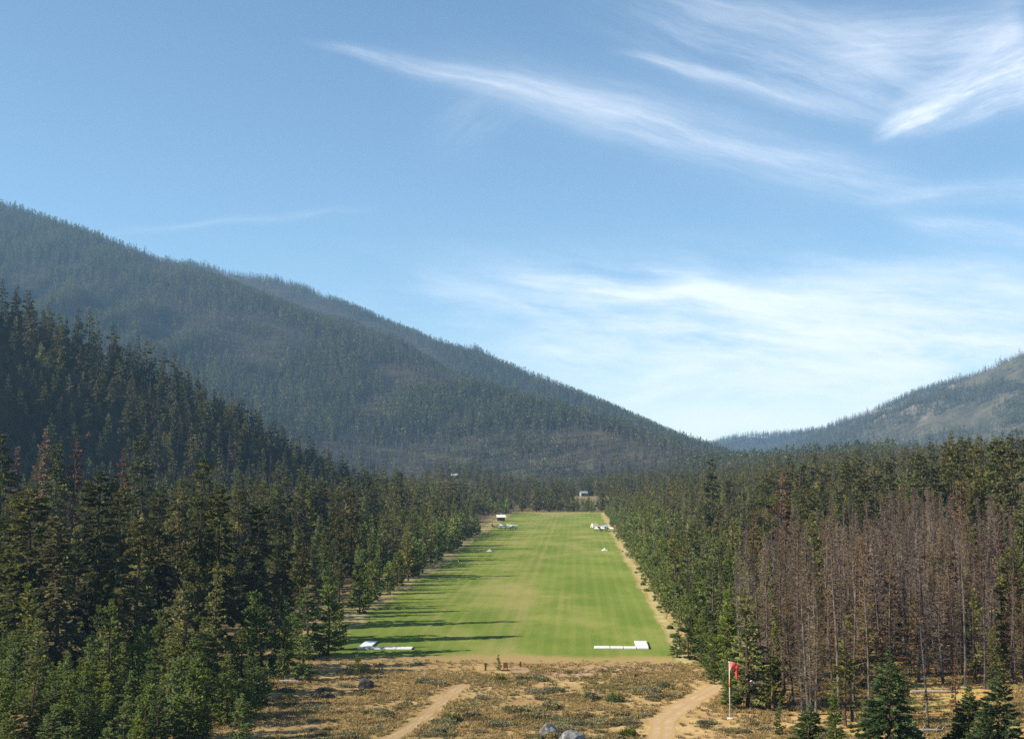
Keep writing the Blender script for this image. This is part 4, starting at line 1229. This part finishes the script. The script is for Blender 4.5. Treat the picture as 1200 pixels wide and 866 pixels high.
# ------------------------------------------------------------------ light aircraft
def aircraft(px, py, rz, label, trim, low=False):
    x, y = gp(px, py); e = empty('light_aircraft', (x, y, 0), rz); tag(e, label, 'airplane', 'small planes parked beside the strip')
    W = M['white']
    # fuselage, nose towards +x
    st = [(-4.2, .12, .20, 1.35), (-3.2, .2, .28, 1.3), (-1.6, .36, .45, 1.25), (-.4, .52, .68, 1.3), (.7, .55, .72, 1.32), (1.5, .50, .55, 1.15), (2.3, .42, .45, 1.08), (2.7, .25, .26, 1.05)]
    MB().ring_tube([(a, 0, h) for a, _, _, h in st], [(w, v) for _, w, v, _ in st], 12).build('fuselage', W, e, True)
    wz = .95 if low else 2.08
    b = MB()
    for s in (-1, 1):
        pts = []
        for yy, ch, x0, zz in ((.0, 1.6, 1.25, wz), (s * 3.2, 1.55, 1.22, wz + .08), (s * 5.3, 1.05, 1.0, wz + .16)):
            for u, v in ((0, 0), (.15, .09), (.5, .10), (1, 0), (.5, -.03), (.15, -.05)):
                pts.append((x0 - u * ch, yy, zz + v * 1.2))
        fs = []
        for k in range(2):
            for j in range(6):
                q = (k * 6 + j, k * 6 + (j + 1) % 6, (k + 1) * 6 + (j + 1) % 6, (k + 1) * 6 + j)
                fs.append(q if s > 0 else q[::-1])
        fs += [(12, 13, 16, 17), (13, 14, 15, 16)]
        o = MB().poly(pts, fs).build('wing', W, e)
        MB().box((.45, s * 5.36, wz + .19), (1.0, .10, .10)).build('wing_tip', trim, o)
        if not low: MB().ring_tube([(.9, s * .5, .85), (.75, s * 2.9, wz + .02)], .035, 6).build('strut', W, e)
    for s in (-1, 1):
        MB().poly([(-3.3, 0, 1.42), (-4.3, 0, 1.42), (-4.3, s * 1.6, 1.45), (-3.7, s * 1.6, 1.45), (-3.3, 0, 1.48), (-4.3, 0, 1.48), (-4.3, s * 1.6, 1.49), (-3.7, s * 1.6, 1.49)],
                  [(0, 1, 2, 3), (7, 6, 5, 4), (0, 3, 7, 4), (1, 5, 6, 2), (3, 2, 6, 7)]).build('tailplane', W, e)
    MB().poly([(-3.1, .04, 1.5), (-4.35, .04, 1.4), (-4.55, .03, 2.75), (-4.05, .03, 2.75), (-3.1, -.04, 1.5), (-4.35, -.04, 1.4), (-4.55, -.03, 2.75), (-4.05, -.03, 2.75)],
              [(0, 1, 2, 3), (7, 6, 5, 4), (0, 3, 7, 4), (2, 1, 5, 6), (3, 2, 6, 7)]).build('fin', trim, e)
    MB().poly([(1.42, -.42, 1.62), (1.42, .42, 1.62), (.95, .38, 2.02), (.95, -.38, 2.02), (.1, -.40, 2.04), (.1, .40, 2.04), (-.3, .50, 1.62), (-.3, -.50, 1.62)],
              [(0, 1, 2, 3), (3, 2, 5, 4), (4, 5, 6, 7), (0, 3, 4, 7), (2, 1, 6, 5)]).build('cabin_window', M['glass'], e)
    for s in (-1, 1):
        MB().box((.2, s * .585, 1.12), (4.2, .02, .14)).build('stripe', trim, e)
    for wx, wy in ((2.0, 0), (.1, 1.15), (.1, -1.15)):
        g = MB().ring_tube([(wx, wy * .4, .85), (wx, wy, .3)], .04, 6).build('landing_gear', W, e)
        MB().ring_tube([(wx, wy - .09, .26), (wx, wy - .05, .26), (wx, wy + .05, .26), (wx, wy + .09, .26)], [.20, .26, .26, .20], 14).build('tyre', M['rubber'], g)
    MB().box((2.82, 0, 1.05), (.05, .14, 1.85)).build('propeller', M['rubber'], e)
    MB().ring_tube([(2.68, 0, 1.05), (2.9, 0, 1.05), (3.0, 0, 1.05)], [.16, .12, .02], 10).build('spinner', trim, e)
aircraft(587.5, 621, .2, 'white high wing plane with red fin, nearest the trees on the left parking spot', M['redtrim'])
aircraft(599.5, 621, .5, 'white high wing plane with blue fin, out on the grass at left', M['blue'])
aircraft(702.5, 622, 2.4, 'white plane with dark windows parked on the right of the strip', M['blue'])
aircraft(710.5, 622, 2.7, 'white plane with red fin close to the right verge trees', M['redtrim'])

def cabin(name, x, y, z, rz, L, W, Hh, roofm, wallm, label, cat='cabin', chimney=True, gable=1.4):
    e = empty(name, (x, y, z), rz); tag(e, label, cat)
    MB().box((0, 0, Hh / 2 - .5), (L, W, Hh + 1.0)).build('wall', wallm, e)
    MB().poly([(-L / 2, -W / 2 + .01, Hh), (-L / 2, W / 2 - .01, Hh), (-L / 2, 0, Hh + gable * .93), (L / 2, -W / 2 + .01, Hh), (L / 2, W / 2 - .01, Hh), (L / 2, 0, Hh + gable * .93)],
              [(0, 2, 1), (3, 4, 5), (0, 3, 5, 2), (1, 2, 5, 4)]).build('gable', wallm, e)
    r = MB(); o_ = .45
    for s in (-1, 1):
        sl = gable / (W / 2)
        y1, z1 = s * (W / 2 + o_), Hh - sl * o_ + .03
        r.poly([(-L / 2 - o_, 0, Hh + gable + .03), (L / 2 + o_, 0, Hh + gable + .03), (L / 2 + o_, y1, z1), (-L / 2 - o_, y1, z1),
                (-L / 2 - o_, 0, Hh + gable + .15), (L / 2 + o_, 0, Hh + gable + .15), (L / 2 + o_, y1, z1 + .12), (-L / 2 - o_, y1, z1 + .12)],
               [(0, 1, 2, 3), (7, 6, 5, 4), (3, 2, 6, 7), (0, 3, 7, 4), (2, 1, 5, 6)])
    rf = r.build('roof', roofm, e)
    if chimney: MB().box((L * .25, W * .15, Hh + gable + .3), (.5, .5, 1.3)).build('chimney', M['darkrock'], rf)
    d = MB().box((-L * .2, -W / 2 - .02, 1.0), (.95, .08, 2.0)).build('door', M['wood'], e)
    MB().box((-L * .2 + .35, -W / 2 - .08, 1.0), (.05, .06, .12)).build('handle', M['metal'], d)
    for q in (.12, .34):
        w = MB().box((L * q, -W / 2 - .015, 1.4), (.9, .06, .9)).build('window', M['white'], e)
        MB().box((L * q, -W / 2 - .05, 1.4), (.74, .02, .74)).build('pane', M['glass'], w)
    return e
z0 = hz1(KNX, 1012)
cabin('cabin', KNX, 1012, z0, .25, 5.2, 4.0, 2.2, M['metal'], M['logwall'], 'pale cabin on the tan knoll beyond the far end of the strip')
z0 = hz1(KN2X, 1132)
cabin('cabin', KN2X, 1132, z0, -.1, 5.0, 4.2, 2.3, M['metal'], M['wood'], 'cabin with white metal roof among trees left of the strip end')
x, y = gp(587, 610); cabin('shed', x, y, 0, .1, 4.0, 3.2, 2.0, M['white'], M['wood'], 'small dark shed with white roof behind the parked planes at left', 'shed', False, 1.0)
x, y = gp(697, 617.5); e = empty('canvas_tent', (x, y, 0), .4); tag(e, 'cream canvas tent left of the planes on the right side', 'tent')
MB().poly([(-1.7, -1.5, 0), (1.7, -1.5, 0), (1.7, 1.5, 0), (-1.7, 1.5, 0), (-1.4, 0, 1.9), (1.4, 0, 1.9)], [(0, 1, 5, 4), (2, 3, 4, 5), (1, 2, 5), (3, 0, 4)]).build('canopy', M['cream'], e)
MB().poly([(-1.72, -.4, .02), (-1.72, .4, .02), (-1.52, 0, 1.3)], [(0, 1, 2)]).build('door_flap', M['wood'], e)

# ------------------------------------------------------------------ haze
HAZE = 0.86e-4
m, nt = mat('valley_air')
pv = new(nt, 'ShaderNodeVolumePrincipled')
pv.inputs['Color'].default_value = (.36, .64, 1.0, 1); pv.inputs['Density'].default_value = HAZE; pv.inputs['Anisotropy'].default_value = .2
m.cycles.volume_sampling = 'DISTANCE'
out = new(nt, 'ShaderNodeOutputMaterial'); nt.links.new(pv.outputs[0], out.inputs['Volume'])
zt_ = max(float(tz.max()), 700) + 40
hb_ = MB().box((0, 0, (zt_ - 2.0) / 2), (14200, 14200, zt_ + 2.0)).build('haze', m); tag(hb_, 'thin blue haze filling the valley air', None, None, 'stuff')

# ------------------------------------------------------------------ sky and sun
w = bpy.data.worlds.new('World'); S.world = w; w.use_nodes = True
nt = w.node_tree; nt.nodes.clear()
sky = new(nt, 'ShaderNodeTexSky', sky_type='NISHITA'); sky.sun_disc = False
sky.sun_elevation = SUN_EL; sky.sun_rotation = SUN_AZ
sky.altitude = 1500; sky.air_density = 1.0; sky.dust_density = .05; sky.ozone_density = 2.2
dirn = new(nt, 'ShaderNodeTexCoord').outputs['Generated']
DX, DYn, DZ = sep(nt, dirn)
ysafe = DYn.mx(.08)
u, v = DX / ysafe, DZ / ysafe
def uv(px, py):
    d = ray(px, py); return d[0] / d[1], d[2] / d[1]
wv = comb(nt, u, v)
wn = new(nt, 'ShaderNodeTexNoise'); nt.links.new(wv, wn.inputs['Vector']); wn.inputs['Scale'].default_value = 9.0; wn.inputs['Detail'].default_value = 7.0
wr, wg, wb = sep(nt, wn.outputs['Color'])
u2, v2 = u + (wr - .5) * .030, v + (wg - .5) * .022
def streak(a, b, w0, w1, amp, bow=0.0, fib=55.0, f0=.1, f1=.3, soft=.35, below=1.0, lo=.35):
    """wisp from pixel a to b: half width w0..w1 px, fibres running along it"""
    (ua, va), (ub, vb) = uv(*a), uv(*b)
    L = math.hypot(ub - ua, vb - va); ex, ey = (ub - ua) / L, (vb - va) / L
    du, dv = u2 - ua, v2 - va
    s = (du * ex + dv * ey) / L
    p = du * (-ey) + dv * ex
    if bow: p = p + (s * (1.0 - s)) * (-4 * bow / F)
    wd = (s * ((w1 - w0) / F) + w0 / F).mx(1.5 / F)
    q = p / wd
    if below != 1.0: q = q * (q.gt(0.0) * (1.0 - below) + below)     # sharper on the lower side
    prof = (q * q * -1.0).exp()
    fade = s.ramp(-f0, f0) * s.ramp(1.0 + f1 * .3, 1.0 - f1)
    fb = noise(nt, comb(nt, s * (L * 9.0), p * fib * 1.6, float(a[0]) * .013), 1.0, 7.0, .68).ramp(lo, .70)
    return prof * fade * (fb * (1 - soft) + soft) * amp
def veil(c, rx, ry, amp, ang=0.0, st=5.0, sc=58.0, lo=.36, hi=.70):
    uc, vc = uv(*c); ca, sa = math.cos(ang), math.sin(ang)
    du, dv = u2 - uc, v2 - vc
    p, q = du * ca + dv * sa, dv * ca - du * sa
    e_ = (((p * (F / rx)).pw(2.0) + (q * (F / ry)).pw(2.0)) * -1.0).exp()
    n_ = noise(nt, comb(nt, p * (sc / st), q * sc, c[0] * .01), 1.0, 6.0, .6).ramp(lo, hi)
    return e_ * n_ * amp
C = [streak((395, 53), (780, 142), 6, 24, .33, 0, 60, .14, .35),
     streak((600, 100), (1110, 240), 22, 24, .34, 0, 50, .35, .25),
     streak((560, 85), (1000, 200), 40, 46, .16, 0, 40, .35, .35),
     streak((745, 62), (990, 138), 6, 12, .38, 6, 60, .2, .3),
     streak((800, -5), (1080, 70), 20, 34, .26, 0, 45, .3, .3),
     streak((760, 20), (1130, 150), 46, 60, .25, 0, 38, .4, .3, .2),
     streak((1040, 160), (1235, 80), 18, 66, .80, 0, 30, .16, .1, .25, 1.7),
     streak((960, 60), (1220, 40), 40, 70, .32, 0, 36, .3, .1),
     streak((1060, 262), (1240, 285), 9, 16, .34, 0, 50, .25, .1),
     streak((1040, 236), (1220, 222), 8, 18, .26, 0, 50, .3, .1),
     streak((500, 328), (690, 388), 14, 9, .34, 0, 45, .15, .4),
     streak((615, 328), (1010, 382), 8, 26, .85, 0, 45, .10, .4, .25), streak((760, 340), (1230, 372), 14, 36, .7, 0, 40, .2, .1, .25),
     streak((560, 322), (760, 340), 7, 10, .22, 0, 50, .3, .3),
     streak((1010, 318), (1230, 352), 12, 22, .34, 0, 45, .3, .1),
     streak((150, 275), (440, 242), 4, 6, .12, 0, 50, .3, .3),
     veil((900, 392), 290, 52, .85, -.10), veil((1080, 405), 250, 72, .85, -.08), veil((850, 348), 220, 28, .55, -.12), veil((960, 440), 330, 80, .60, -.05, 4, 34, .2, .62),
     veil((690, 425), 90, 28, .46, -.2), veil((790, 450), 80, 24, .50, .2), veil((1000, 455), 260, 34, .45, 0, 5), veil((560, 140), 60, 34, .10, .6),
     veil((830, 500), 240, 26, .45, 0, 5, 40, .2, .6), veil((1150, 330), 90, 26, .35, -.1), veil((640, 400), 60, 26, .3, .2)]
inv = None
for c in C:
    k = 1.0 - c.mn(.97)
    inv = k if inv is None else inv * k
front = DYn.ramp(.10, .35)
high = noise(nt, comb(nt, DX * 2.0, DYn * 6.0, DZ), 1.4, 6.0, .6).ramp(.52, .78) * .35 * (1.0 - front) * DZ.ramp(.02, .2)
fac = ((1.0 - inv) * front + high).mn(1.0)
tint = new(nt, 'ShaderNodeMix', data_type='RGBA', blend_type='MULTIPLY'); tint.inputs[0].default_value = 1.0
nt.links.new(sky.outputs[0], tint.inputs[6]); tint.inputs[7].default_value = (.93, 1.045, 1.01, 1)
skc = mix(nt, fac, tint.outputs[2], (8.9, 9.0, 9.2))
bg = new(nt, 'ShaderNodeBackground'); nt.links.new(skc, bg.inputs['Color']); bg.inputs['Strength'].default_value = .064
wo = new(nt, 'ShaderNodeOutputWorld'); nt.links.new(bg.outputs[0], wo.inputs['Surface'])

sl = bpy.data.lights.new('sun', 'SUN'); sl.energy = 5.0; sl.angle = R(.53); sl.color = (1.0, .915, .78)
so = bpy.data.objects.new('sun', sl); COL.objects.link(so)
so.rotation_euler = Vector(SUN).to_track_quat('Z', 'Y').to_euler()

S.view_settings.view_transform = 'Standard'; S.view_settings.look = 'None'
S.view_settings.exposure = 1.35; S.view_settings.gamma = 1.0; S.view_settings.use_curve_mapping = False
S.render.engine = 'CYCLES'
cy = S.cycles
cy.max_bounces = 4; cy.diffuse_bounces = 3; cy.glossy_bounces = 1; cy.transmission_bounces = 2; cy.volume_bounces = 0; cy.transparent_max_bounces = 4
cy.caustics_reflective = False; cy.caustics_refractive = False
cy.use_adaptive_sampling = True; cy.adaptive_threshold = .015
cy.use_denoising = False; cy.denoiser = 'OPENIMAGEDENOISE'; cy.denoising_input_passes = 'RGB_ALBEDO_NORMAL'; cy.denoising_prefilter = 'ACCURATE'
cy.sample_clamp_indirect = 2.0
cy.filter_width = 1.6 if hasattr(cy, 'filter_width') else 1.5
S.render.use_persistent_data = False

w.cycles.sampling_method = 'NONE'
